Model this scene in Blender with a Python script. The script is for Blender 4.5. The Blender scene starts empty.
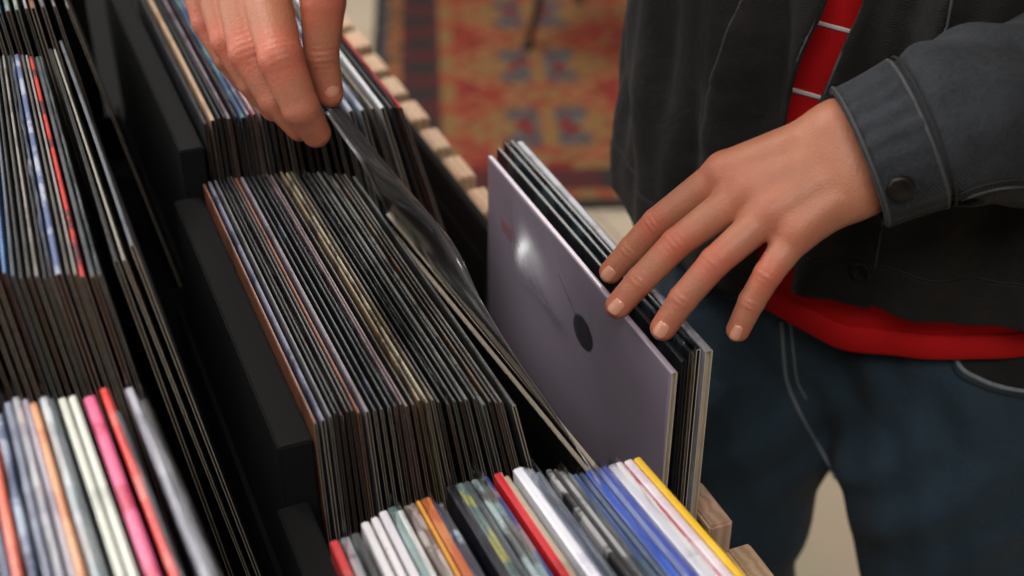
import bpy, bmesh, math, random
import numpy as np
from mathutils import Vector, Matrix, Euler, noise
from mathutils.bvhtree import BVHTree

random.seed(7)
SC = bpy.context.scene
COL = SC.collection
PI = math.pi

# ------------------------------------------------------------------ camera
FPX = 1381.0
PITCH = math.radians(33.3)
YAW = math.radians(22.4)
CH = 1.57
cam_d = bpy.data.cameras.new('camera')
cam = bpy.data.objects.new('camera', cam_d)
COL.objects.link(cam)
cam.location = (0, 0, CH)
cam.rotation_euler = (math.radians(90) - PITCH, 0, -YAW)
cam_d.sensor_width = 36.0
cam_d.lens = FPX / 1024 * 36
cam_d.clip_start = 0.02
cam_d.dof.use_dof = True
cam_d.dof.focus_distance = 0.93
cam_d.dof.aperture_fstop = 4.1
SC.camera = cam
SC.view_settings.view_transform = 'Standard'
SC.view_settings.look = 'None'
SC.view_settings.gamma = 1
SC.view_settings.use_curve_mapping = False
SC.view_settings.exposure = 0.0

CP, SP = math.cos(PITCH), math.sin(PITCH)
CY, SY = math.cos(YAW), math.sin(YAW)

def ray(u, v):
    """direction through an image point, world axes, unit depth"""
    a = (u - 512) / FPX
    b = (288 - v) / FPX
    x, y, z = a, CP + b * SP, -SP + b * CP
    return Vector((CY * x + SY * y, -SY * x + CY * y, z))

def at(u, v, t):
    return Vector((0, 0, CH)) + ray(u, v) * t

def at_z(u, v, z):
    r = ray(u, v)
    return Vector((0, 0, CH)) + r * ((z - CH) / r.z)

def lev(x, y, z):
    """camera-levelled frame (x right, y ahead) to world; z is height"""
    return Vector((CY * x + SY * y, -SY * x + CY * y, z))

# ------------------------------------------------------------------ helpers
def lin(c):
    c = c / 255.0
    return c / 12.92 if c <= 0.04045 else ((c + 0.055) / 1.055) ** 2.4

def rgb(c):
    return (lin(c[0]), lin(c[1]), lin(c[2]), 1)

MATS = {}
def new_mat(name):
    m = bpy.data.materials.new(name)
    m.use_nodes = True
    nt = m.node_tree
    b = nt.nodes['Principled BSDF']
    return m, nt, b

def ramp_mix(nt, fac, c1, c2):
    mx = nt.nodes.new('ShaderNodeMix')
    mx.data_type = 'RGBA'
    nt.links.new(fac, mx.inputs[0])
    mx.inputs[6].default_value = c1
    mx.inputs[7].default_value = c2
    return mx

def tex(nt, kind, scale, coord='Object', stretch=None, **kw):
    tc = nt.nodes.new('ShaderNodeTexCoord')
    n = nt.nodes.new(kind)
    src = tc.outputs[coord]
    if stretch:
        mp = nt.nodes.new('ShaderNodeMapping')
        mp.inputs['Scale'].default_value = stretch
        nt.links.new(src, mp.inputs['Vector'])
        src = mp.outputs[0]
    nt.links.new(src, n.inputs['Vector'])
    n.inputs['Scale'].default_value = scale
    for k, v in kw.items():
        n.inputs[k].default_value = v
    return n

def simple(name, c, rough=0.6, var=0.15, scale=40, spec=0.5, bump=0.0, stretch=None, metal=0.0):
    if name in MATS:
        return MATS[name]
    m, nt, b = new_mat(name)
    n = tex(nt, 'ShaderNodeTexNoise', scale, stretch=stretch, Detail=4.0)
    c = rgb(c)
    mx = ramp_mix(nt, n.outputs['Fac'],
                  tuple(min(1, x * (1 - var)) for x in c[:3]) + (1,),
                  tuple(min(1, x * (1 + var)) for x in c[:3]) + (1,))
    nt.links.new(mx.outputs[2], b.inputs['Base Color'])
    b.inputs['Roughness'].default_value = rough
    b.inputs['Specular IOR Level'].default_value = spec
    b.inputs['Metallic'].default_value = metal
    if bump:
        bp = nt.nodes.new('ShaderNodeBump')
        bp.inputs['Strength'].default_value = bump
        bp.inputs['Distance'].default_value = 0.001
        nt.links.new(n.outputs['Fac'], bp.inputs['Height'])
        nt.links.new(bp.outputs[0], b.inputs['Normal'])
    MATS[name] = m
    return m

def art_mat(c, c2=None, amount=0.5, rough=0.35):
    """printed sleeve: a ground colour with blots of a second printed colour"""
    key = ('art', tuple(c), tuple(c2) if c2 else None, amount)
    if key in MATS:
        return MATS[key]
    m, nt, b = new_mat('printed_card')
    n = tex(nt, 'ShaderNodeTexNoise', 26, stretch=(1, 1, 0.35), Detail=5.0, Roughness=0.65)
    r = nt.nodes.new('ShaderNodeValToRGB')
    lo = 0.62 - amount * 0.25
    r.color_ramp.elements[0].position = lo
    r.color_ramp.elements[1].position = lo + 0.06
    nt.links.new(n.outputs['Fac'], r.inputs['Fac'])
    ca = rgb(c)
    cb = rgb(c2) if c2 else tuple(min(1, x * 0.72) for x in ca[:3]) + (1,)
    mx = ramp_mix(nt, r.outputs['Color'], ca, cb)
    # shelf wear along the folded edge
    w = tex(nt, 'ShaderNodeTexNoise', 120, Detail=3.0)
    r2 = nt.nodes.new('ShaderNodeValToRGB')
    r2.color_ramp.elements[0].position = 0.60
    r2.color_ramp.elements[1].position = 0.72
    r2.color_ramp.elements[1].color = (0.16, 0.16, 0.16, 1)
    nt.links.new(w.outputs['Fac'], r2.inputs['Fac'])
    mx2 = nt.nodes.new('ShaderNodeMix'); mx2.data_type = 'RGBA'
    nt.links.new(r2.outputs['Color'], mx2.inputs[0])
    nt.links.new(mx.outputs[2], mx2.inputs[6])
    mx2.inputs[7].default_value = tuple(min(1, x * 0.6 + 0.09) for x in ca[:3]) + (1,)
    nt.links.new(mx2.outputs[2], b.inputs['Base Color'])
    b.inputs['Roughness'].default_value = rough
    b.inputs['Specular IOR Level'].default_value = 0.55
    b.inputs['Coat Weight'].default_value = 0.25
    b.inputs['Coat Roughness'].default_value = 0.25
    MATS[key] = m
    return m

def obj_from(name, verts, faces, mats, parent=None, smooth=True, midx=None):
    me = bpy.data.meshes.new(name)
    me.from_pydata([tuple(v) for v in verts], [], [tuple(f) for f in faces])
    if not isinstance(mats, (list, tuple)):
        mats = [mats]
    for m in mats:
        me.materials.append(m)
    if midx is not None:
        me.polygons.foreach_set('material_index', midx)
    me.polygons.foreach_set('use_smooth', [smooth] * len(me.polygons))
    me.update()
    o = bpy.data.objects.new(name, me)
    COL.objects.link(o)
    if parent:
        o.parent = parent
        o.matrix_parent_inverse = Matrix()
    return o

def from_bm(name, bm, mats, parent=None, smooth=False):
    me = bpy.data.meshes.new(name)
    bmesh.ops.recalc_face_normals(bm, faces=bm.faces)
    bm.to_mesh(me); bm.free()
    if not isinstance(mats, (list, tuple)):
        mats = [mats]
    for m in mats:
        me.materials.append(m)
    me.polygons.foreach_set('use_smooth', [smooth] * len(me.polygons))
    o = bpy.data.objects.new(name, me)
    COL.objects.link(o)
    if parent:
        o.parent = parent
    return o

def box_bm(x0, x1, y0, y1, z0, z1, bevel=0.0, bm=None, seg=2):
    b = bm or bmesh.new()
    mtx = Matrix.Translation(((x0+x1)/2, (y0+y1)/2, (z0+z1)/2)) @ Matrix.Diagonal((x1-x0, y1-y0, z1-z0, 1))
    r = bmesh.ops.create_cube(b, size=1, matrix=mtx)
    if bevel:
        es = set()
        for v in r['verts']:
            es.update(v.link_edges)
        bmesh.ops.bevel(b, geom=list(es), offset=bevel, segments=seg, affect='EDGES')
    return b

def empty(name, loc=(0, 0, 0), rot=(0, 0, 0)):
    o = bpy.data.objects.new(name, None)
    o.empty_display_size = 0.05
    COL.objects.link(o)
    o.location = loc
    o.rotation_euler = rot
    return o

def tag(o, label=None, cat=None, group=None, kind=None):
    if label: o['label'] = label
    if cat: o['category'] = cat
    if group: o['group'] = group
    if kind: o['kind'] = kind
    return o

def tube(name, pts, r, mat, parent=None, seg=8, closed=False, taper=None, flat=None):
    """a tube through pts; r a number or a list"""
    pts = [Vector(p) for p in pts]
    n = len(pts)
    rs = r if isinstance(r, (list, tuple)) else [r] * n
    verts, faces = [], []
    prev = None
    for i, p in enumerate(pts):
        a = pts[max(i-1, 0)]; b = pts[min(i+1, n-1)]
        t = (b - a).normalized()
        if prev is None:
            q = Vector((0, 0, 1)) if abs(t.z) < 0.9 else Vector((1, 0, 0))
            x = t.cross(q).normalized()
        else:
            x = (prev - t * prev.dot(t)).normalized()
        prev = x
        y = t.cross(x)
        for k in range(seg):
            an = 2*PI*k/seg
            verts.append(p + (x*math.cos(an) + y*math.sin(an)) * rs[i])
    for i in range(n-1):
        for k in range(seg):
            k2 = (k+1) % seg
            faces.append((i*seg+k, i*seg+k2, (i+1)*seg+k2, (i+1)*seg+k))
    faces.append(tuple(range(seg))[::-1])
    faces.append(tuple((n-1)*seg+k for k in range(seg)))
    return obj_from(name, verts, faces, mat, parent)

def spline(pts, n):
    """Catmull-Rom through points (tuples of any length)"""
    P = [np.array(p, float) for p in pts]
    P = [2*P[0]-P[1]] + P + [2*P[-1]-P[-2]]
    out = []
    m = len(P) - 3
    for i in range(n):
        s = i/(n-1)*m
        k = min(int(s), m-1); t = s-k
        a, b, c, d = P[k:k+4]
        out.append(0.5*((2*b)+(-a+c)*t+(2*a-5*b+4*c-d)*t*t+(-a+3*b-3*c+d)*t**3))
    return out

# ------------------------------------------------------------------ SDF meshing
def smin(a, b, k):
    h = np.maximum(k - np.abs(a-b), 0)/k
    return np.minimum(a, b) - h*h*k*0.25

def cap(p, a, b, r0, r1):
    a = np.array(a, float); b = np.array(b, float)
    ba = b-a
    t = np.clip(((p-a)@ba)/(ba@ba), 0, 1)
    d = np.linalg.norm(p-a-t[:, None]*ba, axis=1)
    return d-(r0+(r1-r0)*t)

def ell(p, c, ax, r):
    """ellipsoid, ax = 3 unit axes, r = 3 radii"""
    q = (p-np.array(c, float))@np.array(ax, float).T
    r = np.array(r, float)
    k0 = np.linalg.norm(q/r, axis=1)
    k1 = np.linalg.norm(q/(r*r), axis=1)
    return k0*(k0-1.0)/np.maximum(k1, 1e-9)

def surface_nets(f, lo, hi, h):
    lo = np.array(lo, float); hi = np.array(hi, float)
    n = np.ceil((hi-lo)/h).astype(int)+1
    xs = [lo[i]+h*np.arange(n[i]) for i in range(3)]
    V = np.empty(tuple(n), np.float32)
    Y, Z = np.meshgrid(xs[1], xs[2], indexing='ij')
    step = max(1, int(400000/(n[1]*n[2])))
    for i0 in range(0, n[0], step):
        i1 = min(n[0], i0+step)
        X = np.repeat(xs[0][i0:i1], n[1]*n[2])
        P = np.stack([X, np.tile(Y.ravel(), i1-i0), np.tile(Z.ravel(), i1-i0)], 1)
        V[i0:i1] = f(P).reshape(i1-i0, n[1], n[2])
    S = V < 0
    acc = np.zeros(tuple(n-1)+(3,), np.float64); cnt = np.zeros(tuple(n-1), np.int32)
    def sl(off):
        return tuple(slice(off[i], n[i]-1+off[i]) for i in range(3))
    for ax in range(3):
        o1, o2 = [i for i in range(3) if i != ax]
        for p in (0, 1):
            for q in (0, 1):
                A = [0, 0, 0]; A[o1] = p; A[o2] = q
                B = list(A); B[ax] = 1
                va, vb = V[sl(A)], V[sl(B)]
                m = (va < 0) != (vb < 0)
                t = np.where(m, va/np.where(m, va-vb, 1), 0)
                pos = np.zeros(m.shape+(3,))
                pos[..., o1] = p; pos[..., o2] = q; pos[..., ax] = t
                acc += pos*m[..., None]; cnt += m
    act = cnt > 0
    idx = -np.ones(tuple(n-1), np.int64)
    idx[act] = np.arange(act.sum())
    ijk = np.argwhere(act)
    verts = lo+h*(ijk+acc[act]/cnt[act][:, None])
    quads = []
    for ax in range(3):
        o1, o2 = (ax+1) % 3, (ax+2) % 3
        s = [slice(1, n[i]-1) for i in range(3)]; s[ax] = slice(0, n[ax]-1)
        s2 = list(s); s2[ax] = slice(1, n[ax])
        a, b = S[tuple(s)], S[tuple(s2)]
        off = np.array([1, 1, 1]); off[ax] = 0
        for flip in (False, True):
            m = (a & ~b) if not flip else (~a & b)
            c = np.argwhere(m)+off
            def g(d1, d2):
                q = c.copy(); q[:, o1] -= d1; q[:, o2] -= d2
                return idx[q[:, 0], q[:, 1], q[:, 2]]
            Q = np.stack([g(1, 1), g(0, 1), g(0, 0), g(1, 0)], 1)
            if flip: Q = Q[:, ::-1]
            quads.append(Q)
    Q = np.concatenate(quads)
    Q = Q[(Q >= 0).all(1)]
    e = h*0.25
    for _ in range(3):
        d0 = f(verts)
        G = np.stack([(f(verts+np.eye(3)[i]*e)-f(verts-np.eye(3)[i]*e))/(2*e) for i in range(3)], 1)
        g2 = np.maximum((G*G).sum(1), 0.25)
        stp = np.clip(d0/g2, -h*0.5, h*0.5)
        verts = verts-G*stp[:, None]
    return verts, Q

def np_obj(name, verts, quads, mats, parent=None):
    me = bpy.data.meshes.new(name)
    me.vertices.add(len(verts)); me.vertices.foreach_set('co', np.asarray(verts, np.float32).ravel())
    nq = len(quads)
    me.loops.add(nq*4); me.loops.foreach_set('vertex_index', np.asarray(quads, np.int32).ravel())
    me.polygons.add(nq)
    me.polygons.foreach_set('loop_start', np.arange(0, nq*4, 4, dtype=np.int32))
    me.polygons.foreach_set('loop_total', np.full(nq, 4, np.int32))
    me.update(calc_edges=True)
    me.validate()
    me.polygons.foreach_set('use_smooth', [True]*len(me.polygons))
    for m in (mats if isinstance(mats, (list, tuple)) else [mats]):
        me.materials.append(m)
    o = bpy.data.objects.new(name, me)
    COL.objects.link(o)
    if parent: o.parent = parent
    return o

# ------------------------------------------------------------------ the room
def floor_mat():
    m, nt, b = new_mat('cream_floor_tile')
    br = tex(nt, 'ShaderNodeTexBrick', 1.0)
    br.offset = 0
    br.inputs['Brick Width'].default_value = 0.6
    br.inputs['Row Height'].default_value = 0.6
    br.inputs['Mortar Size'].default_value = 0.004
    br.inputs['Color1'].default_value = rgb((214, 200, 176))
    br.inputs['Color2'].default_value = rgb((206, 192, 168))
    br.inputs['Mortar'].default_value = rgb((150, 128, 108))
    n = tex(nt, 'ShaderNodeTexNoise', 3, Detail=5.0)
    mx = nt.nodes.new('ShaderNodeMix'); mx.data_type = 'RGBA'; mx.blend_type = 'MULTIPLY'
    mx.inputs[0].default_value = 0.25
    nt.links.new(br.outputs['Color'], mx.inputs[6]); nt.links.new(n.outputs['Color'], mx.inputs[7])
    nt.links.new(mx.outputs[2], b.inputs['Base Color'])
    b.inputs['Roughness'].default_value = 0.45
    return m
fl = from_bm('floor', box_bm(-4, 5, -3, 7, -0.1, 0.0), floor_mat())
tag(fl, kind='structure')

plaster = simple('pale_plaster', (176, 170, 162), rough=.9, var=.04, scale=3)
for nm, bb in (('wall_left', (-4.1, -4, -3, 7, 0, 3.1)), ('wall_right', (5, 5.1, -3, 7, 0, 3.1)),
               ('wall_back', (-4, 5, 7, 7.1, 0, 3.1)), ('wall_front', (-4, 5, -3.1, -3, 0, 3.1)), ('ceiling', (-4, 5, -3, 7, 3.1, 3.2))):
    tag(from_bm(nm, box_bm(*bb), plaster), kind='structure')

# woven rug: every woven block is a face of the pile
RC = {'red': (132, 58, 48), 'rust': (140, 74, 54), 'gold': (128, 98, 64), 'slate': (84, 88, 90),
      'maroon': (78, 44, 46), 'dark': (52, 48, 48), 'brick': (116, 48, 42), 'sand': (140, 104, 72)}
rk = list(RC)
rmats = [simple('wool_'+k, RC[k], rough=0.95, var=0.35, scale=160, spec=0.1, bump=0.6) for k in rk]
def rug_cell(i, j, nx, ny):
    """i across from the left edge, j away from the near edge, 2 cm blocks"""
    rr = random.random()
    e = min(i, nx-1-i)
    if e < 1: return 'dark'
    if e < 2: return 'slate' if (j//2) % 2 else 'dark'
    if e < 4: return 'gold' if (j//2) % 2 else ('rust' if rr < .5 else 'maroon')
    if e < 9: return ('dark' if (j//4) % 2 else 'maroon') if 4 < e < 8 or rr < .6 else 'maroon'
    if e < 11: return 'gold' if (j//3) % 3 != 2 else 'rust'
    if j < 2: return 'dark'
    if j < 4: return 'rust' if (i//2) % 2 else 'gold'
    if j < 9: return 'maroon' if (i//3) % 3 else 'dark'
    if j < 11: return 'gold' if (i//3) % 3 != 1 else 'brick'
    # field of repeated medallions
    ci, cj = (i-11) % 22, (j-11) % 18
    dx, dy = abs(ci-10.5), abs(cj-8.5)
    if dx < 1.2 and dy < 6: return 'gold' if rr < .75 else 'rust'
    if 1.2 <= dx < 5 and (2 <= dy < 5): return 'slate' if (dx+dy) % 3 < 2 else 'maroon'
    if 1.2 <= dx < 7 and dy < 2: return ('slate' if rr < .45 else 'brick') if dx < 4 else 'gold'
    if abs(dx+dy-9.5) < 1.1: return 'gold'
    if abs(dx+dy-12.5) < 1.1: return 'sand' if rr < .4 else 'rust'
    return 'red' if rr < .55 else ('rust' if rr < .75 else 'brick' if rr < .93 else 'gold')
nx, ny, cs = 84, 130, 0.0205
bm = bmesh.new()
G = [[bm.verts.new((i*cs + random.uniform(-.002, .002), j*cs + random.uniform(-.002, .002), 0.008+random.uniform(0, .001))) for j in range(ny+1)] for i in range(nx+1)]
for i in range(nx):
    for j in range(ny):
        f = bm.faces.new((G[i][j], G[i+1][j], G[i+1][j+1], G[i][j+1]))
        f.material_index = rk.index(rug_cell(i, j, nx, ny))
# turned-down edge
r = bmesh.ops.extrude_face_region(bm, geom=bm.faces[:])
top = [g for g in r['geom'] if isinstance(g, bmesh.types.BMVert)]
for v in G[0] + G[-1] + [g[0] for g in G] + [g[-1] for g in G]:
    pass
for row in G:
    for v in row:
        v.co.z = 0.001
rug = from_bm('patterned_rug', bm, rmats)
c0 = lev(-0.335, 2.68, 0)
rug.location = (c0.x, c0.y, 0)
rug.rotation_euler = (0, 0, -YAW + math.radians(3.4))
tag(rug, 'red and gold woven kilim rug with dark borders, on the cream floor behind the records', 'rug')

# ------------------------------------------------------------------ stool on the rug
blk = simple('black_painted_steel', (24, 23, 24), rough=0.45, var=0.1)
f0 = lev(.045, 3.60, 0); f1 = lev(.20, 3.95, 0)
d1 = (f1-f0); dd = Vector((d1.y, -d1.x, 0))
ctr = f0 + d1*0.5 + dd*0.5
st = empty('stool', (ctr.x, ctr.y, 0.009))
tag(st, 'stool with thin black legs standing on the red rug, only its feet in view', 'stool')
feet = [f0, f0+d1, f0+d1+dd, f0+dd]
for k, f in enumerate(feet):
    a = Vector((f.x-ctr.x, f.y-ctr.y, 0.0)); b = Vector((a.x*0.45, a.y*0.45, 0.60))
    lg = tube('leg', [a+Vector((0, 0, .012)), a*0.7+b*0.3, b], [.009, .011, .012], blk, st)
    ft = tube('foot_cap', [a, a+Vector((0, 0, .02))], [.017, .013], simple('black_rubber', (16, 16, 17), rough=.8), lg)
seat = tube('seat', [(0, 0, .595), (0, 0, .60), (0, 0, .625), (0, 0, .635)], [.15, .165, .165, .145], simple('dark_wood_seat', (60, 38, 26), rough=.5), st, seg=40)
ring = tube('footrest', [(math.cos(t)*.165, math.sin(t)*.165, .22) for t in np.linspace(0, 2*PI, 33)], .007, blk, st)

# ------------------------------------------------------------------ rack and crates
panel_m = simple('black_painted_board', (14, 14, 15), rough=0.8, var=0.25, scale=9, spec=0.2, bump=0.15, stretch=(1, .15, 1))
void_m = simple('black_board_inside', (13, 13, 13), rough=0.8, var=0.2, scale=12, spec=0.2)

def wood_mat():
    m, nt, b = new_mat('oiled_pine')
    w = tex(nt, 'ShaderNodeTexWave', 42, stretch=(1, 1, .06), Distortion=5.0, Detail=3.0)
    w.inputs['Detail Scale'].default_value = 1.5
    n = tex(nt, 'ShaderNodeTexNoise', 14, stretch=(1, 1, .1), Detail=4.0)
    mx = ramp_mix(nt, w.outputs['Fac'], rgb((196, 158, 126)), rgb((222, 190, 160)))
    mx2 = nt.nodes.new('ShaderNodeMix'); mx2.data_type = 'RGBA'; mx2.blend_type = 'MULTIPLY'
    mx2.inputs[0].default_value = 0.3
    nt.links.new(mx.outputs[2], mx2.inputs[6]); nt.links.new(n.outputs['Color'], mx2.inputs[7])
    nt.links.new(mx2.outputs[2], b.inputs['Base Color'])
    b.inputs['Roughness'].default_value = 0.6
    return m
wood = wood_mat()

LX = -.075        # outer left of the left hand row
XR = 0.394          # inner face of the rack's right side
rack = empty('record_rack', (0.13, 0.8, 0))
tag(rack, 'black stepped record rack with pale pine slats down its right side', 'rack')
def rbox(name, x0, x1, y0, y1, z0, z1, mat, bev=.0015, parent=rack):
    return from_bm(name, box_bm(x0-.13, x1-.13, y0-.8, y1-.8, z0, z1, bev), mat, parent)
rbox('side_board', XR, XR+.008, .628, 2.2, .02, .918, panel_m)
rbox('side_board', XR, XR+.008, -.25, .627, .02, .893, panel_m)
ys = [1.113+.0685*k for k in range(-6, 14)] + [.611-.0685*k for k in range(0, 12)]
for y in ys:
    z = (.920 if y > .64 else .895) + random.uniform(-.0012, .0012)
    rbox('slat', XR+.0085, XR+.0275, y, y+.0475, .03, z, wood, .0018)
rbox('back_board', LX-.004, .107, 1.395, 1.413, .02, 1.13, void_m)
rbox('back_board', .108, XR-.001, 1.395, 1.413, .02, .90, void_m)
rbox('rear_top', LX-.004, XR-.001, 1.42, 2.2, .86, .88, void_m)
Z_MID = {'back': .775, 'centre': .740, 'front': .699}
Z_FLOOR = {'back': .775, 'centre': .670, 'front': .699}
Z_LEFT = {'back': .868, 'centre': .847, 'front': .795}
Y_MID = {'front': (.256, .6015), 'centre': (.602, .9605), 'back': (.961, 1.36)}
Y_LEFT = {'front': (.296, .6605), 'centre': (.661, 1.0245), 'back': (1.025, 1.39)}
XP0, XP1 = .1125, .1345      # the tall left board of the middle row's crates
for dic, zs, xa, xb in ((Y_MID, Z_MID, .107, XR-.0005), (Y_LEFT, Z_LEFT, LX-.004, .106)):
    for k in ('back', 'centre', 'front'):
        rbox('base_step', xa+.0005, xb, dic[k][0], dic[k][1], .02, (Z_FLOOR if zs is Z_MID else zs)[k]-.0125, void_m)

def crate(name, label, x0, x1, ys, zf, left_top, right_top, lt=.023, rt=.008, lm=panel_m, ly=None):
    r = empty(name, ((x0+x1)/2, (ys[0]+ys[1])/2, zf-.012))
    tag(r, label, 'crate', 'stepped black record crates')
    ox, oy, oz = r.location
    def b(n, a0, a1, b0, b1, c0, c1, mt, bev=.0012):
        from_bm(n, box_bm(a0-ox, a1-ox, b0-oy, b1-oy, c0-oz, c1-oz, bev), mt, r)
    b('bottom_board', x0+lt, x1-rt, ys[0]+.004, ys[1]-.004, zf-.012, zf, void_m)
    ly = ly or ys
    b('side_panel', x0, x0+lt, ly[0], ly[1], zf-.012, left_top, lm)
    b('side_panel', x1-rt, x1, ys[0], ys[1], zf-.012, right_top, panel_m)
    b('end_panel', x0+lt, x1-rt, ys[0], ys[0]+.004, zf-.012, zf+.05, void_m)
    b('end_panel', x0+lt, x1-rt, ys[1]-.004, ys[1], zf-.012, zf+.05, void_m)
    return r
for k, t, px, pt in (('back', 1.080, .1225, .0185), ('centre', 1.040, .1125, .0215), ('front', 1.0, .1065, .0195)):
    w = {'back': 'rear', 'centre': 'centre', 'front': 'front'}[k]
    cr = crate('record_crate', 'black %s crate of the right hand row, dark board along its left side' % w,
          px, XR-.001, Y_MID[k], Z_FLOOR[k], t, .885, lt=pt, rt=.003, ly={'front': (.256, .632), 'centre': (.638, .9595), 'back': None}[k])
    if k == 'centre':
        for a0, a1 in ((.137, .340), (.352, .3895)):
            from_bm('riser_board', box_bm(a0-cr.location.x, a1-cr.location.x, .61-cr.location.y, .950-cr.location.y, .670-cr.location.z, .740-cr.location.z, .001), void_m, cr)
for k in ('back', 'centre', 'front'):
    w = {'back': 'rear', 'centre': 'centre', 'front': 'front'}[k]
    crate('record_crate', 'black %s crate of the left hand row, packed with records' % w,
          LX, {'back': .122, 'centre': .112, 'front': .106}[k], Y_LEFT[k], Z_LEFT[k], Z_LEFT[k]+.29, Z_LEFT[k]+.06, rt=.004, lm=void_m)

# ------------------------------------------------------------------ light
w = bpy.data.worlds.new('room_light'); SC.world = w
w.use_nodes = True
w.node_tree.nodes['Background'].inputs[0].default_value = (1.0, .96, .92, 1)
w.node_tree.nodes['Background'].inputs[1].default_value = 0.10
def area(name, loc, aim, sx, sy, e, col=(1, 1, 1)):
    l = bpy.data.lights.new(name, 'AREA'); l.shape = 'RECTANGLE'
    l.size = sx; l.size_y = sy; l.energy = e; l.color = col
    o = bpy.data.objects.new(name, l); COL.objects.link(o)
    o.location = loc
    o.rotation_euler = (Vector(aim)-Vector(loc)).to_track_quat('-Z', 'Y').to_euler()
    return o
area('ceiling_light', (-.9, 2.1, 2.95), (-.5, 1.6, 0), 1.2, 1.2, 66, (1, .97, .93))
area('ceiling_light', (-.5, -.7, 2.95), (-.2, .2, 0), 1.4, .9, 40, (1, .97, .94))
area('unseen_left_light', (-3.6, 1.2, 1.9), (.3, .9, 1), 1.8, 1.6, 46, (.9, .95, 1))  # cool unseen light from the left; the wall has no window
area('unseen_left_light', (-3.4, 4.6, 1.7), (.36, .82, 1.04), 1.4, 1.6, 40, (.9, .95, 1))  # added unseen light, aimed to put a highlight on the mauve sleeve
area('ceiling_light', (1.6, 3.6, 2.95), (1.2, 3.5, 0), 1.4, 1.4, 40, (1, .95, .88))

# ------------------------------------------------------------------ record sleeves
SZ = 0.315
board_m = simple('sleeve_board_edge', (146, 134, 120), rough=.85, var=.3, scale=60, spec=.1)
board_l = simple('pale_board_edge', (186, 174, 156), rough=.8, var=.2, scale=60, spec=.1)
board_d = simple('dark_board_edge', (92, 78, 68), rough=.85, var=.3, scale=60, spec=.1)
EDGES = [board_m, board_m, simple('grey_board_edge', (128, 122, 112), rough=.85, var=.3, scale=60, spec=.1), simple('brown_board_edge', (126, 104, 88), rough=.85, var=.3, scale=60, spec=.1)]
slot_m = simple('sleeve_mouth', (10, 9, 9), rough=.9, var=.1)
def film_mat(name, gloss=.07, rough=.12):
    m, nt, b = new_mat(name)
    nt.nodes.remove(b)
    tr = nt.nodes.new('ShaderNodeBsdfTransparent'); tr.inputs[0].default_value = (.96, .96, .97, 1)
    gl = nt.nodes.new('ShaderNodeBsdfGlossy'); gl.inputs['Roughness'].default_value = rough
    gl.inputs['Color'].default_value = (.9, .92, .95, 1)
    fc = nt.nodes.new('ShaderNodeLayerWeight'); fc.inputs['Blend'].default_value = .5
    pw = nt.nodes.new('ShaderNodeMath'); pw.operation = 'POWER'; pw.inputs[1].default_value = 4.0
    nt.links.new(fc.outputs['Facing'], pw.inputs[0])
    lw = nt.nodes.new('ShaderNodeMath'); lw.operation = 'MULTIPLY_ADD'; lw.inputs[1].default_value = .6; lw.inputs[2].default_value = gloss
    nt.links.new(pw.outputs[0], lw.inputs[0])
    mx = nt.nodes.new('ShaderNodeMixShader')
    nt.links.new(lw.outputs[0], mx.inputs[0]); nt.links.new(tr.outputs[0], mx.inputs[1]); nt.links.new(gl.outputs[0], mx.inputs[2])
    n = tex(nt, 'ShaderNodeTexNoise', 22, stretch=(1, 1, .5), Detail=2.0)
    bp = nt.nodes.new('ShaderNodeBump'); bp.inputs['Strength'].default_value = .5
    bp.inputs['Distance'].default_value = .006
    nt.links.new(n.outputs['Fac'], bp.inputs['Height']); nt.links.new(bp.outputs[0], gl.inputs['Normal'])
    nt.links.new(mx.outputs[0], nt.nodes['Material Output'].inputs[0])
    return m
film = film_mat('clear_plastic_film')

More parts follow.
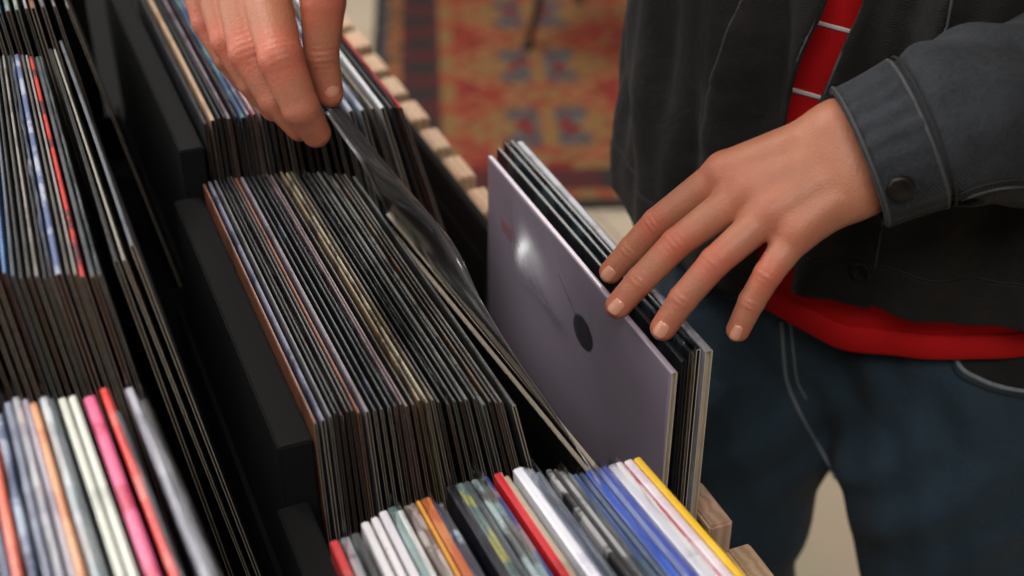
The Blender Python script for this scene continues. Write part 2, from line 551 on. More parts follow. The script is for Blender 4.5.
def cover_mesh(t, warp=0.0, cuts=6, L=SZ, S=SZ, top_board=False):
    bm = bmesh.new()
    ny, nz = cuts, cuts
    ys = [-.5*L + L*i/ny for i in range(ny+1)]
    zs = [S*i/nz for i in range(nz)] + [S-.0009]
    h = t/2
    def grid(s):
        return [[bm.verts.new((s*h, y, z)) for z in zs] for y in ys]
    A, B = grid(-1), grid(1)
    # folded top edge: slightly rounded
    TA = [bm.verts.new((-h*.62, y, S-.0001)) for y in ys]
    TM = [bm.verts.new((0, y, S)) for y in ys]
    TB = [bm.verts.new((h*.62, y, S-.0001)) for y in ys]
    for i in range(ny):
        for k in range(len(zs)-1):
            bm.faces.new((A[i][k], A[i][k+1], A[i+1][k+1], A[i+1][k]))
            bm.faces.new((B[i][k], B[i+1][k], B[i+1][k+1], B[i][k+1]))
        rows = [[A[j][-1], TA[j], TM[j], TB[j], B[j][-1]] for j in (i, i+1)]
        for k in range(4):
            bm.faces.new((rows[0][k], rows[0][k+1], rows[1][k+1], rows[1][k]))
        bm.faces.new((A[i][0], A[i+1][0], B[i+1][0], B[i][0]))
    # open ends: two board edges with a dark mouth between them
    w = min(.0009, h*.42); dp = .003
    for e, s in ((0, 1), (ny, -1)):
        y = ys[e]
        ia = [bm.verts.new((-h+w, y, z)) for z in zs]; ib = [bm.verts.new((h-w, y, z)) for z in zs]
        ja = [bm.verts.new((-h+w, y+s*dp, z)) for z in zs]; jb = [bm.verts.new((h-w, y+s*dp, z)) for z in zs]
        for k in range(len(zs)-1):
            for q in ((A[e][k], A[e][k+1], ia[k+1], ia[k]), (ib[k], ib[k+1], B[e][k+1], B[e][k])):
                bm.faces.new(q).material_index = 1
            for q in ((ia[k], ia[k+1], ja[k+1], ja[k]), (ja[k], ja[k+1], jb[k+1], jb[k]), (jb[k], jb[k+1], ib[k+1], ib[k])):
                bm.faces.new(q).material_index = 2
        bm.faces.new((A[e][-1], TA[e], TM[e], TB[e], B[e][-1], ib[-1], jb[-1], ja[-1], ia[-1])).material_index = 1
    if top_board:
        for f in bm.faces:
            if all(v.co.z > S-.0012 for v in f.verts): f.material_index = 1
    if warp:
        for v in bm.verts:
            u = v.co.y/L
            v.co.x += warp*(math.cos(u*PI)-.5)*(.3+.7*v.co.z/S)
    bmesh.ops.recalc_face_normals(bm, faces=bm.faces)
    return bm

def film_mesh(t, warp, rise, L=SZ, S=SZ):
    """loose clear bag round a sleeve, its mouth standing a little above the top edge and crumpled"""
    bm = bmesh.new()
    n = 14
    rows = []
    for side in (-1, 1):
        g = []
        for i in range(n+1):
            y = -.5*L-.002 + (L+.004)*i/n
            c = []
            for k, z in enumerate((.002, S*.5, S*.9, S, S+rise*.6, S+rise)):
                f = max(0, (z-S)/max(rise, 1e-6))
                x = side*(t/2+.0005) * (1-.75*f)
                x += .0012*math.sin(i*1.9+side)*f
                u = y/L
                x += warp*(math.cos(u*PI)-.5)*(.3+.7*min(1, z/S))
                zz = z + (.0015*math.sin(i*2.3+side*2)*f)
                c.append(bm.verts.new((x, y, zz)))
            g.append(c)
        rows.append(g)
    for g in rows:
        for i in range(n):
            for k in range(5):
                bm.faces.new((g[i][k], g[i+1][k], g[i+1][k+1], g[i][k+1]))
    for i in (0, n):
        for k in range(5):
            bm.faces.new((rows[0][i][k], rows[0][i][k+1], rows[1][i][k+1], rows[1][i][k]))
    return bm

NREC = [0]
def record(far, yaw, lean, t, art, art2=None, amount=.5, edge=None, bag=0.0, tip=0.0, warp=None, label='', group=None, rough=.35):
    """far = top far corner; yaw turns the near end to the right, lean pushes the foot to the right"""
    NREC[0] += 1
    M = Euler((tip, -lean, yaw), 'XYZ').to_matrix()
    if warp is None:
        warp = random.uniform(-.0005, .0005)
    wo = warp*(.0-.5)
    o = empty('record_sleeve', Vector(far) - M @ Vector((wo, SZ/2, SZ)), (tip, -lean, yaw))
    tag(o, label, 'record', group)
    c = from_bm('cover', cover_mesh(t, warp), [art_mat(art, art2, amount, rough), edge or board_m, slot_m], o, smooth=False)
    if bag:
        from_bm('plastic_bag', film_mesh(t, warp, bag), film, o, smooth=True)
    return o

def xof(u, Y, h):
    a = (u-512)/FPX
    # a*(CP*(SY X + CY Y) + h SP) = CY X - SY Y
    return (a*(CP*CY*Y + h*SP) + SY*Y)/(CY - a*CP*SY)

def yof(v, X, h):
    """Y on the line (X, h) seen at image row v"""
    b = (288-v)/FPX
    # depth D = CP*y + SP*h ; up U = SP*y - CP*h ; U = b D
    y = h*(CP + b*SP)/(SP - b*CP)
    return (y - SY*X)/CY

ORD = ['first', 'second', 'third', 'fourth', 'fifth', 'sixth', 'seventh', 'eighth', 'ninth', 'tenth',
       'eleventh', 'twelfth', 'thirteenth', 'fourteenth', 'fifteenth', 'sixteenth', 'seventeenth', 'eighteenth',
       'nineteenth', 'twentieth', '21st', '22nd', '23rd', '24th', '25th', '26th', '27th', '28th', '29th', '30th',
       '31st', '32nd', '33rd', '34th', '35th', '36th', '37th', '38th', '39th', '40th', '41st', '42nd']

def interp(x, pts):
    if x <= pts[0][0]: return pts[0][1]
    for (a, b), (c, d) in zip(pts, pts[1:]):
        if x <= c: return b+(d-b)*(x-a)/(c-a)
    return pts[-1][1]

def row(recs, where, group, zf, anchor, yaws, leans):
    """recs: (u, v, width px, look words, colour, second colour, amount, edge, bag). anchor = 'far' or 'near' corner"""
    for i, r in enumerate(recs):
        u, v, wpx, words, c, c2, am, ed, bag = r
        lean = math.radians(interp(u, leans)); yaw = math.radians(interp(u, yaws))
        h = CH - (zf + SZ*math.cos(lean))
        if anchor == 'near' and i % 2 and v > 150: bag = 0
        X = .1; Y = .8
        for _ in range(12):
            Y = yof(v, X, h); X = xof(u, Y, h)
        X2 = xof(u+wpx, Y, h)
        t = max(.0018, min(.009, (X2-X)*(1.0 if anchor == 'far' else random.uniform(.52, .74))))
        if anchor == 'near':
            Y += SZ*math.cos(yaw); X -= SZ*math.sin(yaw)
        if anchor == 'near':
            lean += math.radians(random.uniform(-.3, .3)); Y += random.uniform(-.003, .003)
            ed = ed or random.choice(EDGES)
        yr = (Y_MID if 'right' in where else Y_LEFT)[where.split()[0].replace('rear', 'back')]
        Y = min(max(Y, yr[0]+.006+SZ*math.cos(yaw)+abs(math.sin(yaw))*t), yr[1]-.006)
        if 'left' in where:
            lab = '%s record sleeve, %s from the right in the %s' % (words, ORD[len(recs)-1-i], where)
        else:
            lab = '%s record sleeve, %s from the left in the %s' % (words, ORD[i], where)
        record((X + t/2, Y, CH-h+t/2*math.sin(abs(lean))+.0006), yaw, lean, t, c, c2, am, ed, bag, label=lab, group=group)

K = None
# front crate of the right hand row: far corners
row([
 (334, 553, 9, 'low red', (196, 52, 56), (170, 90, 80), .3, K, 0),
 (341, 541, 9, 'blue-grey speckled', (88, 98, 108), (170, 175, 180), .9, K, .012),
 (352, 535, 7, 'dark grey', (70, 72, 74), K, .3, K, 0),
 (361, 524, 8, 'white', (222, 219, 222), (190, 180, 180), .1, board_l, 0),
 (371, 519, 7, 'white', (226, 222, 226), (160, 130, 125), .2, board_l, 0),
 (379, 513, 8, 'lilac-white', (216, 212, 220), K, .1, board_l, 0),
 (388, 509, 8, 'sea green', (118, 150, 146), (130, 165, 160), .5, K, .010),
 (397, 512, 6, 'white', (224, 222, 220), K, .1, board_l, 0),
 (404, 507, 6, 'brown flecked', (120, 104, 98), (190, 180, 170), .5, K, .006),
 (410, 505, 5, 'pale pinkish', (188, 174, 170), (120, 100, 96), .6, K, 0),
 (416, 502, 4, 'thin amber', (212, 148, 60), K, .2, K, 0),
 (421, 500, 9, 'orange', (196, 98, 52), (214, 130, 70), .6, board_l, .006),
 (431, 503, 5, 'navy', (44, 46, 74), K, .4, board_d, 0),
 (437, 505, 6, 'dark flecked', (58, 58, 70), (150, 170, 180), .4, board_d, 0),
 (444, 483, 9, 'thick black', (34, 35, 46), (28, 28, 36), .3, board_d, .012),
 (454, 483, 8, 'yellow-green patterned', (178, 178, 104), (96, 120, 120), .7, board_l, 0),
 (463, 482, 6, 'slate', (66, 74, 80), K, .4, board_d, 0),
 (469, 477, 6, 'pale topped grey', (84, 86, 90), (170, 190, 190), .7, K, .014),
 (476, 477, 7, 'dark grey', (56, 58, 62), (130, 160, 160), .4, board_d, 0),
 (483, 478, 5, 'pink and blue printed', (150, 120, 130), (52, 60, 120), .8, K, 0),
 (489, 467, 8, 'red', (204, 40, 48), (170, 30, 40), .2, board_l, 0),
 (498, 474, 4, 'thin pink', (206, 170, 160), K, .2, board_l, 0),
 (503, 478, 6, 'tan', (176, 162, 138), K, .3, board_l, 0),
 (513, 470, 10, 'thick white', (226, 226, 236), (200, 200, 216), .2, board_l, 0),
 (525, 472, 9, 'slate blue', (72, 84, 106), (60, 70, 90), .5, K, .008),
 (535, 474, 6, 'grey-blue', (86, 94, 108), K, .3, K, 0),
 (546, 471, 5, 'pale edged black', (166, 164, 166), (40, 40, 44), .6, K, 0),
 (552, 471, 5, 'black', (40, 38, 42), K, .3, board_d, 0),
 (558, 473, 5, 'grey-white', (184, 182, 184), (90, 90, 94), .3, K, .006),
 (565, 476, 7, 'charcoal green', (66, 76, 78), (50, 64, 80), .5, board_d, 0),
 (573, 477, 5, 'dark blue', (40, 66, 124), (60, 80, 110), .4, K, 0),
 (579, 475, 5, 'pale tipped blue-grey', (92, 108, 130), K, .4, K, .008),
 (586, 474, 9, 'strong blue', (22, 72, 176), (28, 84, 196), .3, K, 0),
 (596, 470, 5, 'pale steel blue', (136, 150, 190), K, .3, K, .008),
 (602, 472, 7, 'royal blue', (48, 72, 176), (70, 90, 190), .3, K, 0),
 (610, 469, 9, 'white', (224, 224, 232), K, .1, board_l, .006),
 (620, 474, 8, 'white', (226, 226, 228), K, .1, board_l, 0),
 (629, 478, 4, 'thin red', (196, 70, 84), (220, 170, 180), .6, board_l, 0),
 (633, 474, 8, 'pale pink-white', (214, 196, 208), (226, 214, 220), .5, board_l, 0),
 (642, 471, 7, 'bright yellow', (232, 184, 44), (240, 196, 60), .3, board_l, 0),
], 'front right crate', 'record sleeves in the front crate of the right hand row', Z_MID['front'],
 'far', [(335, 0), (410, 1.0), (640, 4.4)], [(335, 0), (640, 3)])

# centre crate of the right hand row: near corners, tops dark, edges taupe
C = [
 (315, 427, 5, 'rust edged', (150, 92, 66), (110, 70, 56), .4, K, 0),
 (322, 424, 6, 'pale lilac', (134, 134, 160), (84, 84, 110), .5, K, .006),
 (330, 420, 3, 'thin white edged', (120, 120, 126), K, .4, K, 0),
 (335, 417, 3, 'black', (30, 30, 33), K, .4, board_d, 0),
 (340, 416, 4, 'charcoal', (44, 44, 48), K, .4, board_d, .006),
 (347, 415, 4, 'dark brown', (52, 42, 38), K, .4, board_d, 0),
 (352, 414, 3, 'dark grey', (54, 54, 56), K, .4, board_d, 0),
 (357, 413, 5, 'orange-brown', (148, 84, 58), (110, 60, 44), .4, K, 0),
 (365, 412, 6, 'mauve-grey', (150, 140, 150), (120, 112, 122), .4, K, 0),
 (373, 411, 4, 'black', (30, 31, 36), K, .4, K, .006),
 (380, 410, 4, 'dark navy', (36, 40, 50), (80, 90, 110), .3, K, 0),
 (388, 409, 4, 'black', (28, 28, 31), K, .4, K, 0),
 (394, 408, 4, 'dark slate', (54, 58, 66), K, .4, K, .007),
 (400, 406, 3, 'plum', (92, 70, 76), (120, 100, 104), .5, K, 0),
 (404, 405, 4, 'dusty mauve', (122, 104, 108), K, .4, K, 0),
 (411, 404, 4, 'dark brown', (50, 42, 38), K, .4, K, .006),
 (418, 402, 5, 'tan', (158, 134, 104), (90, 76, 60), .5, K, 0),
 (425, 402, 4, 'brown speckled', (96, 84, 68), (190, 178, 150), .7, K, .006),
 (431, 401, 5, 'olive brown', (116, 98, 76), (80, 66, 52), .5, K, 0),
 (437, 403, 3, 'black', (28, 26, 26), K, .3, board_d, 0),
 (445, 403, 4, 'black', (32, 32, 33), K, .4, K, .009),
 (452, 401, 3, 'dark green-grey', (44, 50, 50), K, .4, K, 0),
 (458, 400, 4, 'black', (30, 29, 28), K, .4, board_d, 0),
 (465, 401, 6, 'grey', (112, 112, 110), (80, 80, 80), .5, K, .008),
 (474, 401, 3, 'dark grey', (48, 48, 48), K, .4, K, 0),
 (480, 403, 5, 'pale edged black', (108, 108, 104), (40, 40, 40), .6, K, 0),
 (488, 402, 3, 'dark brown', (58, 46, 36), (100, 76, 50), .5, board_d, 0),
 (493, 401, 4, 'brown-black', (46, 40, 36), K, .4, K, .007),
 (499, 402, 4, 'grey-brown', (98, 92, 84), K, .4, K, 0),
 (510, 404, 6, 'taupe edged grey', (86, 86, 84), (60, 60, 60), .4, board_l, 0),
]
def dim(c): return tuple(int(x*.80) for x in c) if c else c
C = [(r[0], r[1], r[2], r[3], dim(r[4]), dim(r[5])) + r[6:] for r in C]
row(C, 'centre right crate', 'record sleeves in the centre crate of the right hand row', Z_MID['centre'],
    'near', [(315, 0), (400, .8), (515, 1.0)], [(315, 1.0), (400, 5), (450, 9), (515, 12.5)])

# rear crate of the right hand row: near corners
row([
 (203, 124, 5, 'dark grey', (66, 68, 72), K, .4, board_d, .006),
 (210, 120, 7, 'tan', (186, 156, 132), (170, 136, 110), .4, board_d, 0),
 (218, 119, 4, 'dark teal', (40, 52, 58), K, .4, board_d, 0),
 (223, 118, 3, 'black', (30, 32, 36), K, .4, board_d, 0),
 (227, 118, 5, 'mauve', (128, 116, 126), (96, 80, 92), .5, K, 0),
 (234, 117, 5, 'dark plum', (58, 50, 58), K, .5, board_d, .007),
 (240, 117, 6, 'teal blue', (84, 130, 140), (60, 84, 120), .7, board_d, 0),
 (247, 116, 5, 'pale lilac', (176, 166, 176), (120, 120, 150), .6, K, .008),
 (253, 116, 5, 'dusty pink', (176, 100, 110), (200, 160, 160), .6, K, 0),
 (260, 113, 7, 'pinkish white', (206, 196, 196), (190, 150, 150), .4, K, .006),
 (268, 113, 4, 'dark slate', (52, 60, 62), K, .5, K, .008),
 (275, 114, 5, 'black', (30, 30, 32), K, .4, K, 0),
 (283, 114, 6, 'grey', (110, 108, 100), K, .4, K, 0),
 (291, 114, 4, 'black', (34, 34, 36), K, .4, K, 0),
 (299, 114, 5, 'brown-black', (44, 38, 34), K, .4, board_d, 0),
 (307, 114, 4, 'black', (28, 28, 30), K, .4, board_d, 0),
 (315, 115, 5, 'dark grey', (60, 60, 64), K, .4, K, 0),
 (324, 115, 4, 'black', (36, 36, 38), K, .4, K, .006),
 (332, 115, 5, 'grey-black', (46, 46, 50), K, .4, K, 0),
 (341, 114, 5, 'steel grey', (130, 134, 142), K, .4, K, 0),
 (350, 114, 7, 'pale blue-white', (196, 202, 214), (150, 160, 180), .4, board_l, .008),
 (361, 113, 8, 'blue-white', (190, 198, 214), (150, 160, 180), .5, board_l, .008),
 (372, 111, 5, 'grey-brown', (130, 120, 110), K, .4, K, 0),
 (380, 109, 7, 'white', (216, 216, 222), K, .2, board_l, 0),
 (389, 108, 4, 'dark grey', (66, 66, 70), K, .4, board_d, 0),
 (395, 109, 4, 'black', (30, 30, 32), K, .4, board_d, .006),
 (400, 110, 6, 'red', (176, 38, 46), (150, 30, 38), .4, K, 0),
], 'rear right crate', 'record sleeves in the rear crate of the right hand row', Z_MID['back'],
 'near', [(200, 0), (400, .5)], [(200, 1), (300, 6), (350, 10), (405, 15.5)])

# left hand row, front crate: far corners
row([
 (-38, 418, 9, 'grey', (150, 150, 158), K, .3, board_l, 0),
 (-27, 416, 8, 'dark blue', (50, 62, 96), K, .4, board_l, 0),
 (-17, 424, 9, 'orange-red', (206, 92, 66), (220, 110, 80), .5, board_l, 0),
 (-6, 416, 8, 'navy and pale blue', (70, 88, 124), (170, 184, 204), .6, K, .010),
 (4, 404, 7, 'blue-grey', (138, 146, 168), K, .4, board_l, .008),
 (12, 399, 8, 'grey-white', (196, 198, 202), (160, 160, 172), .5, board_l, .010),
 (22, 401, 6, 'lilac-grey', (176, 168, 182), K, .3, board_l, 0),
 (29, 405, 8, 'orange-tan', (218, 156, 112), (200, 130, 90), .5, board_l, 0),
 (39, 399, 9, 'pale blue-white', (206, 212, 216), (170, 184, 190), .5, board_l, .008),
 (49, 400, 5, 'dark slate', (62, 76, 80), K, .3, board_d, 0),
 (58, 400, 8, 'off-white', (208, 210, 200), K, .2, board_l, 0),
 (68, 398, 8, 'pale grey-green', (212, 216, 206), K, .2, board_l, 0),
 (83, 399, 12, 'pink', (222, 96, 140), (190, 50, 90), .4, board_l, 0),
 (99, 390, 8, 'red', (220, 56, 52), (226, 110, 104), .4, board_l, 0),
 (113, 413, 7, 'low charcoal', (66, 74, 78), K, .3, board_d, .010),
 (124, 390, 9, 'silver-grey', (190, 188, 200), (170, 170, 180), .4, K, .010),
 (138, 402, 10, 'glossy black', (24, 24, 27), (52, 52, 58), .2, board_d, .008),
], 'front left crate', 'record sleeves in the front crate of the left hand row', Z_LEFT['front'],
 'far', [(-38, 1), (60, 3.0), (140, 3.4)], [(-38, 3), (140, 6)])

# left hand row, centre crate: near corners
row([
 (-52, 283, 5, 'grey', (110, 110, 112), K, .4, K, 0),
 (-43, 282, 5, 'slate', (70, 76, 84), K, .4, K, 0),
 (-33, 281, 5, 'black', (34, 34, 36), K, .4, K, 0),
 (-24, 280, 5, 'grey-brown', (110, 96, 86), K, .4, K, 0),
 (-14, 279, 5, 'pale grey', (150, 150, 150), K, .4, K, 0),
 (-5, 279, 5, 'rust', (150, 90, 66), K, .4, K, 0),
 (3, 276, 5, 'sky blue', (96, 130, 180), (110, 150, 200), .4, K, 0),
 (11, 276, 4, 'blue-grey', (96, 104, 116), K, .4, K, .006),
 (19, 277, 4, 'charcoal', (60, 60, 62), K, .4, K, 0),
 (27, 277, 4, 'dark grey', (76, 76, 74), K, .4, K, .006),
 (35, 277, 5, 'pale taupe', (142, 138, 134), (110, 106, 100), .5, K, 0),
 (43, 277, 4, 'black', (42, 42, 44), K, .3, K, 0),
 (49, 277, 4, 'dark slate', (52, 56, 60), K, .3, K, .007),
 (55, 275, 9, 'lilac-white speckled', (172, 178, 196), (96, 110, 150), .7, K, .008),
 (67, 276, 4, 'brown-grey', (90, 86, 82), K, .4, K, 0),
 (74, 276, 4, 'white edged grey', (136, 134, 132), K, .4, K, 0),
 (80, 277, 7, 'red and black printed', (196, 54, 50), (80, 36, 40), .5, K, 0),
 (90, 277, 7, 'dark slate', (72, 80, 84), (60, 66, 70), .5, K, 0),
 (98, 276, 6, 'grey-green', (80, 86, 86), K, .4, K, .006),
 (113, 261, 7, 'black', (28, 30, 33), K, .3, board_m, 0),
 (122, 260, 3, 'thin beige edged', (150, 146, 134), K, .2, board_l, 0),
 (130, 248, 8, 'smooth grey', (96, 100, 106), (80, 84, 92), .4, board_l, 0),
], 'centre left crate', 'record sleeves in the centre crate of the left hand row', Z_LEFT['centre'],
 'near', [(-52, -3.0), (10, -2.6), (90, -1.0), (125, 0), (140, 0)], [(-52, 4), (90, 6), (122, 9), (140, 9)])

# left hand row, rear crate: near corners
row([
 (-34, 26, 5, 'grey', (120, 120, 120), K, .4, K, 0),
 (-25, 25, 5, 'black', (36, 36, 40), K, .4, K, 0),
 (-16, 24, 5, 'tan', (150, 130, 104), K, .4, K, 0),
 (-7, 23, 5, 'dark grey', (70, 70, 74), K, .4, K, 0),
 (0, 20, 5, 'blue', (46, 96, 150), K, .4, K, 0),
 (8, 20, 6, 'pale mint grey', (150, 164, 160), (110, 130, 120), .5, K, .006),
 (18, 21, 7, 'green-grey', (104, 130, 116), (150, 160, 150), .6, K, 0),
 (28, 19, 4, 'white edged', (176, 176, 176), K, .3, K, .006),
 (34, 20, 7, 'copper brown', (140, 98, 78), (110, 70, 56), .5, board_m, 0),
 (44, 17, 6, 'grey', (110, 112, 112), (150, 150, 150), .4, K, .008),
 (56, 15, 5, 'silver-grey', (140, 144, 148), (70, 72, 76), .5, board_m, .006),
 (70, 17, 4, 'lone beige edged', (110, 108, 104), (60, 60, 62), .5, board_m, 0),
], 'rear left crate', 'record sleeves in the rear crate of the left hand row', Z_LEFT['back'],
 'near', [(-34, -2), (60, 0)], [(-34, 4), (50, 6), (75, 12)])

# ---- the few records standing apart under the left hand, against the right side
def flat_art(name, c, fn=None, rough=.2, coat=.6):
    m, nt, b = new_mat(name)
    n = tex(nt, 'ShaderNodeTexNoise', 5, Detail=2.0)
    mx = ramp_mix(nt, n.outputs['Fac'], tuple(x*.85 for x in rgb(c)[:3])+(1,), tuple(min(1, x*1.12) for x in rgb(c)[:3])+(1,))
    nt.links.new(mx.outputs[2], b.inputs['Base Color'])
    b.inputs['Roughness'].default_value = rough
    b.inputs['Coat Weight'].default_value = coat
    b.inputs['Coat Roughness'].default_value = .08
    return m, nt, b, mx
mm_, nt_, b_, _x = flat_art('mauve_printed_card', (166, 153, 169), rough=.30)
b_.inputs['Metallic'].default_value = .18
mauve = mm_
dark_ink = simple('dark_printed_ink', (34, 32, 44), rough=.3)
red_ink = simple('faded_red_ink', (158, 92, 104), rough=.35)
def apart(u, v, t, yaw, lean, mats, label, bag=0, h=.522, warp=0, dY=0):
    X = .36; Y = .9
    for _ in range(12):
        Y = yof(v, X, h); X = xof(u, Y, h)
    M = Euler((0, -lean, yaw), 'XYZ').to_matrix()
    o = empty('record_sleeve', Vector((X+t/2, Y+dY, CH-h)) - M @ Vector((0, SZ/2, SZ)), (0, -lean, yaw))
    tag(o, label, 'record', 'record sleeves held apart under the left hand')
    from_bm('cover', cover_mesh(t, warp), mats, o)
    if bag: from_bm('plastic_bag', film_mesh(t, warp, bag), film, o, smooth=True)
    return o
pr = apart(488, 156, .0042, 0, math.radians(-.5), [mauve, board_l, board_l],
           'mauve glossy record sleeve with a dark oval print, facing the pulled-up record')
# loose bag over its left face, bellied out near the top
bm = bmesh.new(); g_ = []
for i in range(121):
    r_ = []
    for j in range(121):
        y = -SZ/2+SZ*i/120; z = SZ*j/120
        d_ = (((y-.046)*.9+(z-.277)*.43)/.036)**2+((-(y-.046)*.43+(z-.277)*.9)/.0125)**2
        r_.append(bm.verts.new((-.0021-.0012-.0215*math.exp(-d_)-.0010*math.sin(z*40+y*25)*math.sin(y*30), y, z)))
    g_.append(r_)
for i in range(120):
    for j in range(120):
        bm.faces.new((g_[i][j], g_[i][j+1], g_[i+1][j+1], g_[i+1][j]))
from_bm('plastic_bag', bm, film_mat('loose_clear_bag', .16, .36), pr, smooth=True)
# print on its left face: an oval, a thin vertical line, faint red marks; a raised film of ink
def decal(name, mat, pts, parent, x=-.0021-.00025):
    bm = bmesh.new()
    vs = [bm.verts.new((x, p[0], p[1])) for p in pts]
    bm.faces.new(vs)
    r = bmesh.ops.extrude_face_region(bm, geom=bm.faces[:])
    for g in r['geom']:
        if isinstance(g, bmesh.types.BMVert): g.co.x += .0002
    return from_bm(name, bm, mat, parent)
def oval(cy, cz, ry, rz, n=32, rot=0.0):
    return [(cy+ry*math.cos(a)*math.cos(rot)-rz*math.sin(a)*math.sin(rot), cz+ry*math.cos(a)*math.sin(rot)+rz*math.sin(a)*math.cos(rot)) for a in np.linspace(0, 2*PI, n, endpoint=False)]
decal('printed_oval', dark_ink, oval(-.0290, .2625, .0165, .0125), pr)
decal('printed_line', dark_ink, [(.0165, .2865), (.0175, .2865), (-.0190, .268), (-.0200, .268)], pr)
for k in range(4):
    y0 = .128-k*.008
    decal('printed_mark', red_ink, [(y0, .262+.002*(k % 2)), (y0-.005, .262), (y0-.0055, .273), (y0-.0005, .275)], pr)
blackm = art_mat((22, 24, 27), (38, 42, 46), .4, .25)
apart(497, 148, .0035, 0, 0, [blackm, slot_m, slot_m], 'black record sleeve just behind the mauve sleeve', h=.520, dY=.0)
apart(504, 143, .0035, 0, 0, [art_mat((32, 40, 44), (60, 72, 78), .5, .2), board_d, slot_m], 'glossy black-green record sleeve, second behind the mauve sleeve', bag=.004, h=.520)
apart(510, 141, .0035, 0, 0, [art_mat((26, 30, 34), (44, 50, 56), .5, .25), board_l, slot_m], 'black record sleeve with a cream board edge, third behind the mauve sleeve', h=.520)
apart(517, 142, .0055, 0, 0, [art_mat((150, 150, 160), (120, 120, 130), .4), board_l, board_l], 'silver-grey record sleeve, last on the right beside the pine slats', bag=.0, h=.520)

# ---- the record being pulled up and its neighbour
cream = art_mat((196, 186, 162), (170, 158, 136), .4)
def from_to(far, near, lean, t, mats, label, name='record_sleeve', warp=0, bag=0):
    far = Vector(far); near = Vector(near)
    d = (far-near); yaw = math.atan2(-d.x, d.y); tip = math.atan2(d.z, math.hypot(d.x, d.y))
    M = Euler((tip, -lean, yaw), 'ZXY' if False else 'XYZ').to_matrix()
    # build the frame directly: y along the top edge, z leaning
    y = d.normalized()
    z = (Vector((0, 0, 1)) - y*y.z).normalized()
    z = (Matrix.Rotation(-lean, 3, y) @ z).normalized()
    x = y.cross(z)
    R = Matrix((x, y, z)).transposed()
    mid = (far+near)/2
    o = empty(name, mid - R @ Vector((0, 0, SZ)), R.to_euler())
    tag(o, label, 'record', 'record sleeves being leafed through')
    from_bm('cover', cover_mesh(t, warp, top_board=True), mats, o)
    return o, R
def cpt(u, v, h):
    X = .26; Y = .8
    for _ in range(12):
        Y = yof(v, X, h); X = xof(u, Y, h)
    return Vector((X, Y, CH-h))
fA, nA = cpt(381, 217, .553), cpt(588, 470, .588)
nA = fA + (nA-fA).normalized()*SZ
from_to(fA, nA, math.radians(14), .0032, [art_mat((34, 32, 30), (50, 46, 42), .4), board_l, slot_m], 'cream edged record sleeve leaning beside the bagged record being pulled up')
fB = fA + Vector((.0052, -.001, .003)); nB = nA + Vector((.0052, -.001, .0015))
held, HR = from_to(fB, nB, math.radians(14.5), .0032, [art_mat((40, 38, 38), (90, 70, 56), .4), board_l, slot_m],
                   'cream edged record sleeve whose clear bag is pinched up between thumb and finger')
# the loose bag: pinched at the far corner and drawn up to the fingers, sagging to the right
bagm, nt_, b_ = new_mat('smoky_plastic_bag')
n_ = tex(nt_, 'ShaderNodeTexNoise', 9, stretch=(1, .6, 1), Detail=1.0)
mx_ = ramp_mix(nt_, n_.outputs['Fac'], rgb((76, 76, 82)), rgb((104, 100, 100)))
nt_.links.new(mx_.outputs[2], b_.inputs['Base Color'])
b_.inputs['Roughness'].default_value = .14; b_.inputs['Alpha'].default_value = .86
b_.inputs['Specular IOR Level'].default_value = .8
T = at(329, 112, .885)
n, mm = 40, 12
def P2(s, w):
    """s from the near corner (0) to the pinch (1.0); w across, left edge to right edge"""
    base = nB.lerp(fB, min(s/.80, 1.0))
    return base
verts, faces = [], []
Lp = [nB+Vector((-.004, 0, .002)), nB.lerp(fB, .35)+Vector((-.003, 0, .003)), nB.lerp(fB, .7)+Vector((-.003, 0, .004)), nB.lerp(fB, .97)+Vector((-.002, 0, .006)), at(366, 168, .905), at(345, 138, .89), at(327, 112, .880)]
Rp = [at(612, 505, .82), at(560, 420, .868), at(515, 356, .905), at(482, 302, .945), at(452, 240, .965), at(404, 184, .945), at(338, 106, .893)]
Ls = spline(Lp, n); Rs = spline(Rp, n)
for i in range(n):
    a = Vector(Ls[i]); b = Vector(Rs[i]); s = i/(n-1)
    side = (b-a)
    up = Vector((-.3, -.2, .9)).normalized()
    for j in range(mm):
        w = j/(mm-1)
        p = a.lerp(b, w)
        p += up*(.010*math.sin(w*PI)*(1-.5*s))                       # billow
        p += up*(.0026*math.sin(w*17+s*9+math.sin(s*13)*1.5)*(.25+s))
        p += up*(.0025*math.sin(s*11+w*3)*w)
        verts.append(p-held.location)
for i in range(n-1):
    for j in range(mm-1):
        q = i*mm+j
        faces.append((q, q+mm, q+mm+1, q+1))
Ri = held.rotation_euler.to_matrix().inverted()
bg = obj_from('pulled_up_bag', [Ri @ v for v in verts], faces, bagm, held)
bg['label'] = 'clear plastic bag drawn up to the fingers'
sm = bg.modifiers.new('thickness', 'SOLIDIFY'); sm.thickness = .0004

tube('bag_streak', [Ri @ (Vector(p)-held.location) for p in Ls[20:]], .0013, simple('pale_bag_streak', (150, 150, 156), rough=.15, spec=.9), bg, 8)  # pale tube added along the bag's left edge, standing in for its bright highlight

# ------------------------------------------------------------------ the person
def A(u, v, t):
    return np.array(at(u, v, t))

